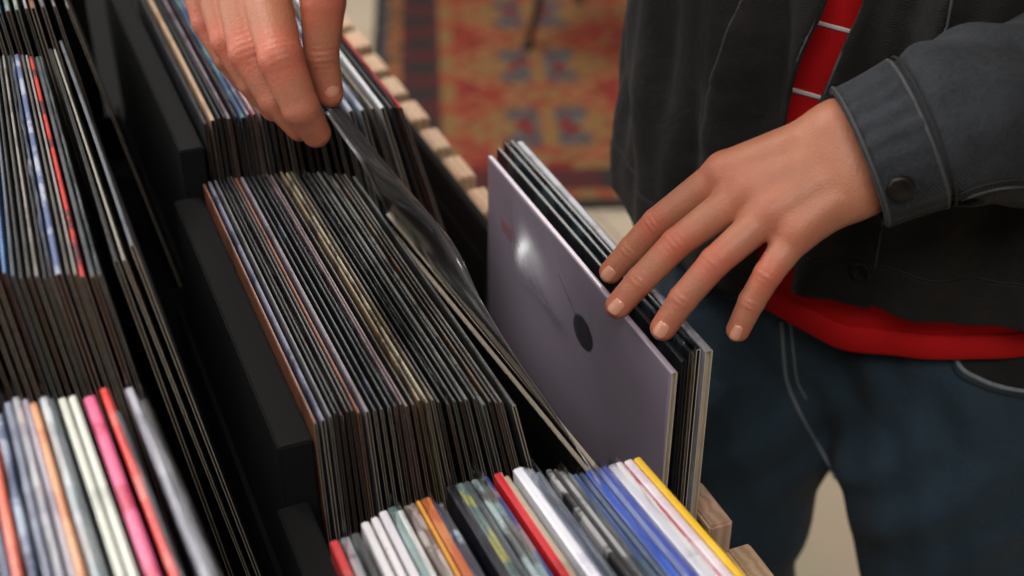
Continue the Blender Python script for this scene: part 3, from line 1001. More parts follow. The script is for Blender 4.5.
def skin_mat():
    m, nt, b = new_mat('skin')
    at_ = nt.nodes.new('ShaderNodeAttribute'); at_.attribute_name = 'flush'
    n = tex(nt, 'ShaderNodeTexNoise', 45, Detail=6.0, Roughness=.6)
    base = ramp_mix(nt, n.outputs['Fac'], rgb((154, 94, 70)), rgb((182, 122, 94)))
    red = nt.nodes.new('ShaderNodeMix'); red.data_type = 'RGBA'
    nt.links.new(at_.outputs['Fac'], red.inputs[0])
    nt.links.new(base.outputs[2], red.inputs[6])
    red.inputs[7].default_value = rgb((188, 92, 72))
    nt.links.new(red.outputs[2], b.inputs['Base Color'])
    b.inputs['Roughness'].default_value = .48
    b.inputs['Specular IOR Level'].default_value = .4
    b.inputs['Subsurface Weight'].default_value = .18
    b.inputs['Subsurface Radius'].default_value = (1, .35, .2)
    b.inputs['Subsurface Scale'].default_value = .006
    v = tex(nt, 'ShaderNodeTexVoronoi', 620)
    n2 = tex(nt, 'ShaderNodeTexNoise', 190, Detail=4.0)
    mm = nt.nodes.new('ShaderNodeMath'); mm.operation = 'ADD'
    nt.links.new(v.outputs['Distance'], mm.inputs[0]); nt.links.new(n2.outputs['Fac'], mm.inputs[1])
    bp = nt.nodes.new('ShaderNodeBump'); bp.inputs['Strength'].default_value = .32
    bp.inputs['Distance'].default_value = .0007
    nt.links.new(mm.outputs[0], bp.inputs['Height']); nt.links.new(bp.outputs[0], b.inputs['Normal'])
    return m
SKIN = skin_mat()
NAIL = simple('fingernail', (204, 142, 118), rough=.28, var=.05, spec=.6)

class Hand:
    """fingers = list of joint lists [(point, radius)...] from knuckle to tip"""
    def __init__(s, fingers, palm, dors, webs=(), wrinkle=(), k=.0045):
        s.f = fingers; s.palm = palm; s.d = np.array(dors, float); s.webs = webs; s.wr = wrinkle; s.k = k
    def sdf(s, p):
        d = None
        for a, b, r0, r1 in s.palm:
            c = cap(p, a, b, r0, r1)
            d = c if d is None else smin(d, c, .016)
        fd = None
        for F in s.f:
            c = None
            for (a, r0), (b, r1) in zip(F, F[1:]):
                k = cap(p, a, b, r0, r1)
                c = k if c is None else smin(c, k, .0015)
            d = smin(d, c, s.k)
        for a, b, r0, r1, k in s.webs:
            d = smin(d, cap(p, a, b, r0, r1), k)
        # creases: small grooves across the joints on the back of the hand
        for c, ax, dn, amp, half in s.wr:
            q = p-c
            r = np.linalg.norm(q, axis=1)
            along = q@ax
            out = np.clip((q@dn)/0.003+1, 0, 1)
            g = np.exp(-(r/half)**2)*out
            d = d + amp*g*np.cos(along*2*PI/.0040)
        return d

def unit(v):
    v = np.array(v, float); return v/np.linalg.norm(v)

def chain(pts, rs):
    return [(A(*p), r) for p, r in zip(pts, rs)]

# ---- left hand, spread over the sleeves it holds apart
dL = unit(-np.array(ray(740, 210)) + np.array((0, 0, .35)))
idx_ = chain([(725, 172, .898), (657, 222, .928), (632, 249, .941), (611, 272, .951)], [.0125, .0099, .0093, .0082])
mid_ = chain([(748, 190, .884), (677, 243, .895), (640, 281, .902), (618, 306, .908)], [.0128, .0102, .0095, .0086])
rng_ = chain([(772, 212, .874), (715, 262, .874), (683, 299, .881), (663, 328, .889)], [.0122, .0100, .0093, .0084])
pky_ = chain([(798, 232, .870), (768, 274, .868), (752, 301, .876), (738, 330, .886)], [.0115, .0091, .0085, .0076])
thb_ = chain([(800, 150, .895), (768, 178, .935), (745, 200, .955), (726, 216, .968)], [.0150, .0120, .0110, .0090])
wr1, wr2 = A(838, 130, .872), A(858, 188, .868)
arm1, arm2 = A(905, 118, .885), A(915, 165, .885)
palmL = [(idx_[0][0], wr1, .0135, .0155), (mid_[0][0], wr1*.6+wr2*.4, .0140, .0165),
         (rng_[0][0], wr1*.3+wr2*.7, .0135, .0165), (pky_[0][0], wr2, .0128, .0150),
         (wr1, arm1, .0170, .020), (wr2, arm2, .0160, .020), (wr1*.5+wr2*.5, (arm1+arm2)/2, .019, .022)]
def wrinkles(F, amp=.00036):
    out = []
    for j, half in ((1, .0065), (2, .0045)):
        ax = unit(F[j+1][0]-F[j-1][0])
        dn = unit(dL - ax*(dL@ax))
        out.append((F[j][0]+dn*F[j][1]*.8, ax, dn, amp, half))
    return out
wL = sum([wrinkles(F) for F in (idx_, mid_, rng_, pky_)], [])
# tendons standing out a little on the back
tend = []
for F, w in ((idx_, wr1), (mid_, wr1*.6+wr2*.4), (rng_, wr1*.35+wr2*.65), (pky_, wr2)):
    a = F[0][0]+dL*.0075; b = F[0][0]*.45+w*.55+dL*.0105
    tend.append((a, b, .0058, .0042, .010))
LH = Hand([idx_, mid_, rng_, pky_, thb_], palmL, dL, tend, wL)

# ---- right hand, pinching the bag
dR = unit(-np.array(ray(270, 60)) + np.array((-.2, 0, .25)))
ri = chain([(262, -22, .868), (281, 58, .842), (301, 108, .850), (316, 133, .866)], [.0158, .0138, .0116, .0092])
rm = chain([(236, -26, .880), (250, 52, .864), (276, 98, .868), (300, 127, .879)], [.0152, .0134, .0114, .0092])
rr = chain([(214, -28, .893), (230, 40, .884), (254, 82, .889), (274, 108, .898)], [.0144, .0124, .0106, .0090])
rp = chain([(196, -34, .910), (208, 22, .912), (228, 58, .915), (244, 80, .922)], [.0130, .0108, .0094, .0080])
rt = chain([(322, -52, .850), (323, 2, .858), (321, 54, .868), (330, 94, .880)], [.0200, .0142, .0112, .0086])
rw1, rw2 = A(270, -190, .85), A(310, -185, .85)
re1, re2 = A(330, -330, .88), A(370, -330, .88)
palmR = [(ri[0][0], rw2, .0150, .019), (rm[0][0], rw1, .0150, .019), (rr[0][0], rw1, .0145, .018),
         (rp[0][0], rw1, .0140, .017), (rt[0][0], rw2, .0200, .019), (rt[0][0], ri[0][0], .0150, .014),
         (rw1, re1, .020, .024), (rw2, re2, .020, .024)]
wR = []
ax = unit(rt[3][0]-rt[1][0]); dn = unit(-np.array(ray(320, 54)))
dn = unit(dn-ax*(dn@ax))
wR.append((rt[2][0]+dn*.009, ax, dn, .0004, .0085))
for F in (ri, rm):
    ax = unit(F[2][0]-F[0][0]); dn = unit(-np.array(ray(281, 58))); dn = unit(dn-ax*(dn@ax))
    wR.append((F[1][0]+dn*.009, ax, dn, .0003, .0085))
RH = Hand([ri, rm, rr, rp, rt], palmR, dR, [], wR, .0035)

def hand_mesh(H, lo, hi, h):
    return surface_nets(H.sdf, lo, hi, h)
def bounds(H, pad=.02):
    P = [q[0] for F in H.f for q in F]+[q for s_ in H.palm for q in s_[:2]]
    return np.min(P, axis=0)-pad, np.max(P, axis=0)+pad
def flush(verts, H):
    w = np.zeros(len(verts))
    for F in H.f:
        for j, (s_, k) in enumerate(((.011, .25), (.0080, .60), (.0065, .18), (.0090, .38))):
            r = np.linalg.norm(verts-F[j][0], axis=1)
            w = np.maximum(w, k*np.exp(-(np.maximum(r-F[j][1], 0)/s_)**2)*np.exp(-(r/(F[j][1]*1.9))**4))
    return np.clip(w, 0, 1)

lo, hi = bounds(LH, .024); vL, qL = hand_mesh(LH, lo, hi, .0011)
lo, hi = bounds(RH, .026); vR, qR = hand_mesh(RH, lo, hi, .0013)

# ---- torso frame (levelled with the camera's heading)
Fd = lev(-.5, -.866, 0).normalized()     # the way the person faces
Lt = lev(.866, -.5, 0).normalized()      # the person's left
B0 = lev(.318, 1.03, 0)
Fn, Ln, Bn = np.array(Fd), np.array(Lt), np.array(B0)
Zn = np.array((0, 0, 1.0))
def bp_(l, f, z):
    return Bn+Ln*l+Fn*f+Zn*z
shL, shR = bp_(.185, 0, 1.50), bp_(-.185, 0, 1.50)
elL = np.array(lev(.475, .86, 1.17)); elR = np.array(lev(-.05, 1.00, 1.36))
def body(p):
    d = cap(p, bp_(0, 0, 1.00), bp_(0, 0, 1.42), .100, .120)
    for s_ in (-1, 1):
        d = smin(d, cap(p, bp_(.06*s_, 0, 1.02), bp_(.09*s_, .01, 1.40), .090, .100), .05)
        d = smin(d, cap(p, bp_(.07*s_, 0, 1.47), bp_(.17*s_, 0, 1.48), .06, .052), .05)
        d = smin(d, cap(p, bp_(.09*s_, 0, .93), bp_(.030+.132*s_, .03, .50), .080, .050), .05)
        d = smin(d, cap(p, bp_(.030+.132*s_, .03, .50), bp_(.040+.150*s_, .0, .09), .050, .036), .03)
    d = smin(d, cap(p, shL, elL, .052, .042), .03)
    d = smin(d, cap(p, shR, elR, .052, .042), .03)
    d = smin(d, cap(p, elL, (arm1+arm2)/2, .042, .030), .02)
    d = smin(d, cap(p, elR, (re1+re2)/2, .042, .030), .02)
    # neck and head, looking down at the records
    d = smin(d, cap(p, bp_(0, -.01, 1.50), bp_(0, .03, 1.62), .058, .054), .04)
    hc = bp_(0, .06, 1.72); fx = unit(Fn*.88-Zn*.45); ux = unit(np.cross(Ln, fx)); ux = ux if ux[2] > 0 else -ux
    d = smin(d, ell(p, hc, (Ln, fx, ux), (.075, .095, .115)), .03)
    d = smin(d, ell(p, hc+fx*.045-ux*.055, (Ln, fx, ux), (.052, .055, .055)), .03)
    d = smin(d, cap(p, hc+fx*.090+ux*.010, hc+fx*.112-ux*.030, .008, .014), .014)
    d = smin(d, cap(p, hc+fx*.096-ux*.058-Ln*.014, hc+fx*.096-ux*.058+Ln*.014, .007, .007), .008)
    for s_ in (-1, 1):
        d = smin(d, ell(p, hc+Ln*.077*s_-fx*.005-ux*.012, (Ln, fx, ux), (.010, .020, .032)), .008)
        e = hc+fx*.088+Ln*.031*s_+ux*.004
        d = np.maximum(d, -(np.linalg.norm(p-e, axis=1)-.013)) if False else smin(d, np.linalg.norm(p-(e-fx*.004), axis=1)-.0125, .006)
    return d
vB, qB = surface_nets(body, bp_(0, 0, 0)-np.array((.62, .62, 0))+np.array((0, 0, .03)), bp_(0, 0, 0)+np.array((.62, .62, 1.95)), .014)
verts = np.concatenate([vL, vR, vB])
quads = np.concatenate([qL, qR+len(vL), qB+len(vL)+len(vR)])
person = np_obj('person', verts, quads, SKIN)
fl_ = np.concatenate([flush(vL, LH), flush(vR, RH), np.full(len(vB), .1)])
at__ = person.data.attributes.new('flush', 'FLOAT', 'POINT')
at__.data.foreach_set('value', fl_.astype(np.float32))
tag(person, 'person in a charcoal denim jacket, red shirt and blue jeans leafing through records', 'person')

def nail(F, dn, w, l, back=.0045):
    tip, r = F[-1]; prv = F[-2][0]
    ax = unit(tip-prv); dn = unit(np.array(dn)-ax*(np.array(dn)@ax)); sd = np.cross(ax, dn)
    n, m = 9, 9
    vs, fs = [], []
    for i in range(n):
        t = i/(n-1)
        for j in range(m):
            s_ = (j/(m-1)-.5)*2
            yy = -l/2+l*t
            ww = w/2*max(.12, 1-abs(2*t-1)**3.2)**.5
            x = s_*ww
            z = -.0028*(x/(w/2))**2 + (.0006 if 0 < t < 1 and abs(s_) < .9 else -.0006) - .0012*max(0, t-.6)
            vs.append(tip+ax*(yy-back+r*.45)+sd*x+dn*(r*.985+z))
    for i in range(n-1):
        for j in range(m-1):
            q = i*m+j; fs.append((q, q+1, q+m+1, q+m))
    o = obj_from('fingernail', vs, fs, NAIL, person)
    md = o.modifiers.new('thickness', 'SOLIDIFY'); md.thickness = .0006; md.offset = 0
    return o
tocam = lambda q: unit(np.array((0, 0, CH))-q)
for F in (idx_, mid_, rng_, pky_):
    nail(F, tocam(F[-1][0])*1.0+np.array((0, 0, .15)), .0105 if F is not pky_ else .0088, .0125)
nail(rt, tocam(rt[-1][0])+np.array(lev(.25, 0, 0)), .0125, .0160, back=.011)

# ---- cloth helpers
def denim(name, c1, c2, c3, rough=.8, wear=.5, wscale=6):
    m, nt, b = new_mat(name)
    n = tex(nt, 'ShaderNodeTexNoise', wscale, Detail=6.0, Roughness=.6)
    r = nt.nodes.new('ShaderNodeValToRGB')
    r.color_ramp.elements[0].position = .38; r.color_ramp.elements[1].position = .66
    r.color_ramp.elements[0].color = rgb(c1); r.color_ramp.elements[1].color = rgb(c2)
    nt.links.new(n.outputs['Fac'], r.inputs['Fac'])
    w = tex(nt, 'ShaderNodeTexWave', 330, Distortion=1.0)
    w.bands_direction = 'DIAGONAL'
    n3 = tex(nt, 'ShaderNodeTexNoise', 420, Detail=3.0)
    mm = nt.nodes.new('ShaderNodeMath'); mm.operation = 'MULTIPLY'
    nt.links.new(w.outputs['Fac'], mm.inputs[0]); nt.links.new(n3.outputs['Fac'], mm.inputs[1])
    mx = nt.nodes.new('ShaderNodeMix'); mx.data_type = 'RGBA'
    nt.links.new(mm.outputs[0], mx.inputs[0]); nt.links.new(r.outputs['Color'], mx.inputs[6])
    mx.inputs[7].default_value = rgb(c3)
    nt.links.new(mx.outputs[2], b.inputs['Base Color'])
    b.inputs['Roughness'].default_value = rough
    b.inputs['Specular IOR Level'].default_value = .2
    b.inputs['Sheen Weight'].default_value = .04
    n4 = tex(nt, 'ShaderNodeTexNoise', 55, Detail=5.0, Roughness=.65)
    bp0 = nt.nodes.new('ShaderNodeBump'); bp0.inputs['Strength'].default_value = .55
    bp0.inputs['Distance'].default_value = .005
    nt.links.new(n4.outputs['Fac'], bp0.inputs['Height'])
    bp = nt.nodes.new('ShaderNodeBump'); bp.inputs['Strength'].default_value = .4
    bp.inputs['Distance'].default_value = .0006
    nt.links.new(mm.outputs[0], bp.inputs['Height']); nt.links.new(bp0.outputs[0], bp.inputs['Normal']); nt.links.new(bp.outputs[0], b.inputs['Normal'])
    return m
JK = denim('charcoal_denim', (11, 10, 10), (30, 28, 27), (46, 44, 42), wscale=16)
JKS = denim('charcoal_denim_sleeve', (16, 18, 21), (42, 45, 50), (66, 69, 74), wscale=22)
JN = denim('blue_denim', (24, 37, 48), (39, 58, 72), (60, 78, 90), wscale=5)
RED = simple('red_jersey', (186, 18, 22), rough=.8, var=.12, scale=300, spec=.2, bump=.25)
WHT = simple('white_knit', (214, 206, 204), rough=.8, var=.1, scale=200)
STC = simple('dark_thread', (22, 22, 24), rough=.8, var=.2, scale=300)
STG = simple('worn_grey_seam', (62, 62, 63), rough=.8, var=.3, scale=200, bump=.4)
STJ = simple('worn_denim_seam', (112, 122, 128), rough=.85, var=.3, scale=200, bump=.4)
BTN = simple('dark_metal_button', (34, 32, 31), rough=.38, var=.15, metal=.6)

def fbm(p, sc, seed=0):
    return noise.noise(Vector((p[0]*sc+seed, p[1]*sc-seed, p[2]*sc+seed*.5)))

def loft(name, rings, mat, parent, closed=True, thick=0, offset=-1):
    """rings: list of equally long point lists"""
    n = len(rings); m = len(rings[0])
    vs = [p for r in rings for p in r]
    fs = []
    for i in range(n-1):
        for j in range(m if closed else m-1):
            j2 = (j+1) % m
            fs.append((i*m+j, i*m+j2, (i+1)*m+j2, (i+1)*m+j))
    o = obj_from(name, vs, fs, mat, parent)
    if thick:
        md = o.modifiers.new('thickness', 'SOLIDIFY'); md.thickness = thick; md.offset = offset
    return o

# ---- jeans: pelvis and two legs
def jeans(p):
    z = p[:, 2]
    d = None
    for s_ in (-1, 1):
        hip = bp_(.078*s_, .0, .930); th = bp_(.098*s_, .012, .770); kn = bp_(.030+.132*s_, .03, .47); an = bp_(.040+.150*s_, .0, .095)
        c = cap(p, hip, th, .110, .098)
        c = smin(c, cap(p, th, kn, .098, .073), .04)
        c = smin(c, cap(p, kn, an, .073, .062), .04)
        d = c if d is None else smin(d, c, .022)
    d = smin(d, cap(p, bp_(-.07, -.03, .90), bp_(.07, -.03, .90), .118, .118), .05)
    q = p-Bn
    l = q@Ln; f = q@Fn
    # creases fanning out from the fly and hanging down the thighs
    w = np.exp(-((z-.77)/.16)**2)
    d = d + .0035*np.sin((l*1.0+np.abs(z-.83)*.55)*78+np.sin(z*21)*1.6)*w*np.clip(f*10, 0, 1)
    d = d + .0040*np.sin(z*62+l*38+np.sin(l*40)*1.2)*np.exp(-((z-.50)/.12)**2)
    d = d + .0015*np.sin(l*150+z*35)*np.clip((1.0-z)*8, 0, 1)
    d = np.maximum(d, z-.985)
    d = np.maximum(d, .075-z)
    return d
vJ, qJ = surface_nets(jeans, bp_(0, 0, .06)-np.array((.33, .33, 0)), bp_(0, 0, 1.04)+np.array((.33, .33, 0)), .0065)
jn = np_obj('jeans', vJ, qJ, JN, person)

# ---- shirt
def shirt_pt(th, z, grow=0.0):
    a = .172+.024*max(0, (1.02-z)/.11)+.012*math.sin((z-.93)*4)+grow
    b = .132+.010*math.sin((z-.90)*5)+grow
    c, s_ = math.cos(th), math.sin(th)
    k = (abs(c)**2.4+abs(s_)**2.4)**(-1/2.4)
    p = bp_(s_*k*a, c*k*b, z)
    w = .004*fbm(p, 9, 3)+.0022*fbm(p, 26, 5)
    return p+unit(Ln*s_*b+Fn*c*a)*w
def hem_z(th):
    return .912+.008*math.cos(th*2+.6)+.04*max(0, -math.sin(th-.05))+.042*max(0, math.sin(th)-.10)
rings = []
for i in range(46):
    t = i/45
    rings.append([shirt_pt(2*PI*j/120, hem_z(2*PI*j/120)+(1.46-hem_z(2*PI*j/120))*t, .0 if t > .02 else -.002) for j in range(120)])
shirt = loft('shirt', rings, RED, person, thick=.0025)
hb = [[shirt_pt(2*PI*j/120, hem_z(2*PI*j/120)+dz, g) for j in range(120)] for dz, g in ((-.001, .0005), (.001, .0022), (.0215, .0024), (.0235, .0006))]
loft('shirt_hem', hb, RED, shirt, thick=.001)
for zc in (1.160, 1.205, 1.250, 1.345, 1.40):
    pass

# ---- jacket body
OP = {'r': -.012, 'l': .016}     # edges of the opening, metres to the person's right (-) and left (+)
def jack_pt(u, z, grow=0.0):
    """u from 0 (right front edge) round the back to 1 (left front edge)"""
    a = .218-.030*max(0, (z-1.30))*2+grow
    b = .158+.012*math.sin((z-.965)*5)+grow
    flare = .012*max(0, 1-(z-.965)/.25)
    a += flare
    g0 = .0092+.014*max(0, (1.12-z))*2
    sh = .12+.25*max(0, 1.14-z)-1.1*min(.08, max(0, z-1.14)); th0 = g0/b+sh; th1 = 2*PI-(g0*.9)/b+sh
    # go from the right front edge (negative l) through the back
    th = th0+(th1-th0)*u
    s_, c = -math.sin(th), math.cos(th)
    k = (abs(c)**2.5+abs(s_)**2.5)**(-1/2.5)
    p = bp_(s_*k*a, c*k*b, z)
    n = unit(Ln*s_*b+Fn*c*a)
    vert = math.sin(th*17+fbm(p, 5, 1)*5)
    fr = max(0, c+.25)
    w = (.0085*vert+.0035*math.sin(th*39+fbm(p, 6, 6)*7+z*9))*(.45+.55*min(1, max(0, (1.42-z)/.2)))*(.35+.65*fr)
    w += .006*fbm(p, 7, 2)+.0035*fbm((p[0]*2.2, p[1]*2.2, p[2]*.8), 13, 8)
    w += .0012*math.sin(z*210+fbm(p, 20, 4)*6)*math.exp(-((u-.035)/.018)**2)
    w += .0012*math.sin(z*210+fbm(p, 20, 4)*6)*math.exp(-((u-.965)/.018)**2)
    w *= .35+.65*min(1, max(0, (z-.975)/.13))
    return p+n*w, n
def jhem(u):
    return .977+.006*math.sin(u*9)-.026*max(0, 1-u/.14)
NZ, NU = 110, 260
rings = []
for i in range(NZ):
    t = i/(NZ-1)
    rings.append([jack_pt(j/(NU-1), jhem(j/(NU-1))+(1.50-jhem(j/(NU-1)))*t)[0] for j in range(NU)])
# shoulders close in towards the neck
top = rings[-1]
for k in range(1, 9):
    s_ = 1-k/8*.62
    cz = bp_(0, -.01, 0)
    rings.append([cz*[1, 1, 0]+(np.array(q)-cz)*[s_, s_, 0]+Zn*(1.50+.055*math.sin(k/8*PI/2)) for q in top])
jacket = loft('jacket', rings, JK, person, closed=False, thick=.003)
# waistband, placket edges
def jstrip(name, us, zs, g, mat, thick=.002):
    R = []
    for z in zs:
        R.append([jack_pt(u, z(u) if callable(z) else z, 0)[0]+jack_pt(u, z(u) if callable(z) else z)[1]*g for u in us])
    return loft(name, R, mat, jacket, closed=False, thick=thick)
us = [i/259 for i in range(260)]
jstrip('waistband', us, [lambda u, d=d: jhem(u)-.001+d for d in (0, .002, .012, .024, .036, .0375)], .0022, JK)
for nm, ua, ub in (('button_placket', .0, .042), ('button_placket', .958, 1.0)):
    u2 = [ua+(ub-ua)*i/10 for i in range(11)]
    jstrip(nm, u2, [.977+.521*i/70 for i in range(71)], .0020, JK)

def jtube(name, pts, r, mat, g=.003, seg=6):
    P = []
    for u, z in pts:
        p, n = jack_pt(u, z); P.append(p+n*g)
    return tube(name, P, r, mat, jacket, seg)
for u_ in (.0415, .9585):
    jtube('seam', [(u_, 1.015+.475*i/60) for i in range(61)], .0010, STG, .0035)
for u_ in (.001, .999):
    jtube('seam', [(u_, 0.979+.515*i/60) for i in range(61)], .0011, STG, .0030)
for u_ in (.105, .895):
    jtube('seam', [(u_+.012*(i/50), 1.015+.455*i/50) for i in range(51)], .0014, JKS, .0010)
for u_ in (.165, .84):
    jtube('seam', [(u_-.03*(i/30), 1.045+.14*i/30) for i in range(31)], .0016, JKS, .0012)
for dz in (.038, .0345):
    jtube('seam', [(i/200, jhem(i/200)+dz) for i in range(201)], .0008, STC, .0030)

def disc(name, c, n, r, h, mat, parent, hole=True):
    n = Vector(n).normalized(); q = n.to_track_quat('Z', 'Y').to_matrix()
    vs, fs = [], []; m = 28
    prof = [(0, h*.6), (r*.55, h*.62), (r*.72, h), (r*.92, h*.9), (r, h*.4), (r, 0)]
    for pr_, z in prof:
        for k in range(m):
            an = 2*PI*k/m
            vs.append(Vector(c)+q@Vector((math.cos(an)*max(pr_, 1e-5), math.sin(an)*max(pr_, 1e-5), z)))
    for i in range(len(prof)-1):
        for k in range(m):
            k2 = (k+1) % m
            fs.append((i*m+k, (i+1)*m+k, (i+1)*m+k2, i*m+k2))
    return obj_from(name, vs, fs, mat, parent)

# ---- sleeves
def sleeve(name, path, radii, sq, mat, foldamp, seed, n=120, m=110):
    C_ = spline(path, n); R_ = spline([(r,) for r in radii], n)
    up = None; rings = []; frames = []
    for i in range(n):
        a = C_[max(i-1, 0)]; b = C_[min(i+1, n-1)]
        t = unit(b-a)
        if up is None: up = unit(Zn-t*(t@Zn))
        else: up = unit(up-t*(t@up))
        sd = np.cross(t, up)
        r = R_[i][0]; s = i/(n-1)
        ring = []
        for j in range(m):
            an = 2*PI*j/m
            dr = up*math.cos(an)*sq+sd*math.sin(an)
            p = C_[i]+dr*r
            w = foldamp*(.55*math.sin(s*44+math.sin(an+seed)*2.4+fbm(p, 8, seed)*3)*min(1, s*9)*(.35+.65*abs(math.sin(an*.5+seed)))
                         + (.9*fbm(p, 11, seed)+.35*fbm(p, 30, seed+2))*min(1, .05+s*9))
            ring.append(p+unit(dr)*w)
        rings.append(ring); frames.append((C_[i], t, up, sd, r))
    o = loft(name, rings, mat, jacket, thick=.0025)
    return o, frames, rings
cuff_c = A(858, 158, .868); ax0 = unit(A(1010, 96, .852)-A(858, 158, .868))
pathL = [cuff_c+ax0*.035, cuff_c+ax0*.062, A(985, 116, .872), A(1060, 106, .895), elL+Zn*.012, (elL+shL)/2+Ln*.012, shL+Ln*.012, shL-Ln*.05]
slL, frL, rgL = sleeve('sleeve', pathL, [.0450, .0520, .0570, .061, .066, .070, .078, .085], 1.0, JKS, .0042, 2)
# cuff: a thick band round the wrist
def cuff_mesh(c, ax, r0, r1, ln, upv, parent, mat, sq=1.0, name='cuff'):
    up = unit(upv-ax*(ax@upv)); sd = np.cross(ax, up)
    rings = []
    for t, g in ((-.02, -.0026), (0, -.0006), (.04, .0006), (.3, .0), (.6, .0), (.94, .0006), (1.0, -.0006), (1.03, -.0030)):
        ring = []
        for j in range(140):
            an = 2*PI*j/140
            r = r0+(r1-r0)*t+g
            p = c+ax*(ln*t)+(up*math.cos(an)*sq+sd*math.sin(an))*r
            w = .0010*math.sin(an*23)*(.5+.5*math.sin(an*3))*(1 if 0 < t < 1 else .5)+.0012*fbm(p, 30, 9)
            ring.append(p+unit(p-(c+ax*(ln*t)))*w)
        rings.append(ring)
    return loft(name, rings, mat, parent, thick=.0028)
cA = ax0
cuffL = cuff_mesh(cuff_c, cA, .0460, .0490, .040, Zn, slL, JKS)
def ringtube(name, c, ax, r, upv, rad, mat, parent, sq=1.0, n=90):
    up = unit(upv-ax*(ax@upv)); sd = np.cross(ax, up)
    return tube(name, [c+(up*math.cos(2*PI*k/n)*sq+sd*math.sin(2*PI*k/n))*r for k in range(n+1)], rad, mat, parent, 6)
ringtube('seam', cuff_c+cA*.0015, cA, .0468, Zn, .0011, STG, cuffL)
ringtube('seam', cuff_c+cA*.0380, cA, .0495, Zn, .0013, STG, cuffL)
ringtube('seam', cuff_c+cA*.0425, cA, .0500, Zn, .0009, STC, cuffL)

rdir = unit((re1+re2)/2-(rw1+rw2)/2)
rc = (rw1+rw2)/2+rdir*.01
pathR = [rc+rdir*.02, (re1+re2)/2, elR, (elR+shR)/2-Ln*.015, shR-Ln*.012, shR+Ln*.05]
slR, frR, rgR = sleeve('sleeve', pathR, [.046, .056, .066, .070, .078, .085], 1.0, JKS, .0042, 7)
cuffR = cuff_mesh(rc, rdir, .0450, .0485, .040, Ln, slR, JKS)

# ---- details laid on the cloth where they are seen
def bvh(o):
    dg = bpy.context.evaluated_depsgraph_get()
    return BVHTree.FromPolygons([tuple(v.co) for v in o.data.vertices], [tuple(p.vertices) for p in o.data.polygons])
def hit(tree, u, v):
    r = ray(u, v).normalized()
    loc, n, i, d = tree.ray_cast(Vector((0, 0, CH)), r)
    if loc is None: return None, None
    if n.dot(r) > 0: n = -n
    return loc, n
tj, tp, ts, tc, tsh = bvh(jn), bvh(jacket), bvh(slL), bvh(cuffL), bvh(shirt)
def surf_line(name, tree, px, rad, mat, parent, g=.0006, n=40):
    P = []
    for q in spline(px, n):
        l, nn = hit(tree, q[0], q[1])
        if l is not None and (not P or (l-P[-1]).length < .06): P.append(l+nn*g)
    if len(P) > 2: return tube(name, P, rad, mat, parent, 6)
# fly and pocket edges on the jeans
surf_line('fly_seam', tj, [(781, 322), (783, 350), (788, 385), (806, 425), (826, 458), (836, 478)], .0016, STJ, jn)
surf_line('fly_seam', tj, [(790, 322), (793, 350), (797, 380), (806, 398)], .0010, STJ, jn)
surf_line('pocket_edge', tj, [(950, 340), (960, 366), (978, 378), (1000, 386), (1030, 391), (1060, 392)], .0022, STJ, jn, n=60)
surf_line('pocket_edge', tj, [(946, 345), (956, 372), (976, 385), (1000, 393), (1030, 398), (1060, 399)], .0010, STC, jn, n=60)
def patch(name, tree, poly_rows, mat, parent, g):
    vs, fs = [], []
    m = len(poly_rows[0])
    for r_ in poly_rows:
        for (u, v) in r_:
            l, nn = hit(tree, u, v)
            if l is None: return None
            vs.append(l+nn*g)
    for i in range(len(poly_rows)-1):
        for j in range(m-1):
            q = i*m+j; fs.append((q, q+1, q+m+1, q+m))
    o = obj_from(name, vs, fs, mat, parent)
    md = o.modifiers.new('thickness', 'SOLIDIFY'); md.thickness = .0008; md.offset = 1
    return o
lowc = spline([(952, 346), (961, 367), (979, 378), (1002, 386), (1032, 391), (1060, 392)], 24)
rows_ = []
for k in range(8):
    t = k/7
    rows_.append([(q[0], q[1]*t+(1-t)*(342+.02*(q[0]-950))) for q in lowc])
patch('pocket_patch', tj, rows_, simple('black_pocket_patch', (14, 14, 15), rough=.9), jn, .0010)  # near-black patch filling the pocket opening
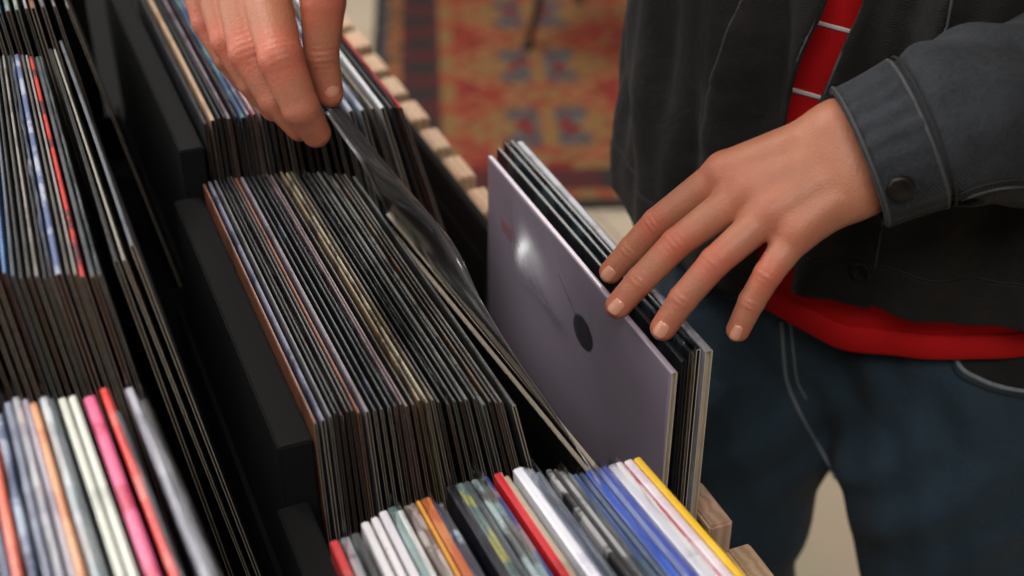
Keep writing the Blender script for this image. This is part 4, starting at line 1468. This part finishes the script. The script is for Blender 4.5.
# buttons
for (u, v, tr_, par) in ((900, 187, tc, cuffL), (862, 270, tp, jacket)):
    l, nn = hit(tr_, u, v)
    if l is not None: disc('button', l+nn*(.0035 if par is jacket else .001), nn, .0085, .0028, BTN, par)
# white bands across the shirt
def band(v0, v1, w):
    rows2 = []
    for k in range(4):
        rows2.append([(770+120*j/24, v0+(v1-v0)*j/24+w*(k/3-.5)) for j in range(25)])
    return rows2
for v0, v1 in ((10, 42), (84, 116), (-66, -34)):
    patch('white_stripe', tsh, band(v0, v1, 4.5), WHT, shirt, .0006)

surf_line('seam', ts, [(948, 208), (970, 196), (1000, 188), (1030, 186)], .0010, STG, slL)
surf_line('seam', ts, [(946, 200), (970, 189), (1000, 181), (1030, 179)], .0008, STC, slL)
# ---- shoes and hair
def shoe(s_):
    c = bp_(.040+.150*s_, .0, 0)
    fw = unit(Fn+Ln*.15*s_)
    def f(p):
        d = cap(p, c-fw*.045+Zn*.045, c+fw*.16+Zn*.035, .040, .030)
        d = smin(d, cap(p, c-fw*.02+Zn*.06, c-fw*.015+Zn*.10, .042, .040), .03)
        d = smin(d, cap(p, c+fw*.08+Zn*.04, c+fw*.14+Zn*.035, .042, .036), .02)
        return np.maximum(d, .0015-p[:, 2])
    v_, q_ = surface_nets(f, c-np.array((.25, .25, .01)), c+np.array((.25, .25, .16)), .007)
    return np_obj('shoe', v_, q_, simple('white_leather_shoe', (180, 176, 170), rough=.6), person)
shoe(-1); shoe(1)
hc = bp_(0, .06, 1.72); fx = unit(Fn*.88-Zn*.45); ux = unit(np.cross(Ln, fx)); ux = ux if ux[2] > 0 else -ux
def hairf(p):
    d = ell(p, hc+ux*.012-fx*.010, (Ln, fx, ux), (.084, .103, .118))
    q = p-hc
    d = np.maximum(d, (q@fx)*.8-(q@ux)*.75-.020)
    return d+.0015*np.sin((q@Ln)*300+(q@fx)*60)
v_, q_ = surface_nets(hairf, hc-.16, hc+.16, .006)
np_obj('hair', v_, q_, simple('dark_brown_hair', (48, 34, 26), rough=.7, var=.4, scale=60), person)
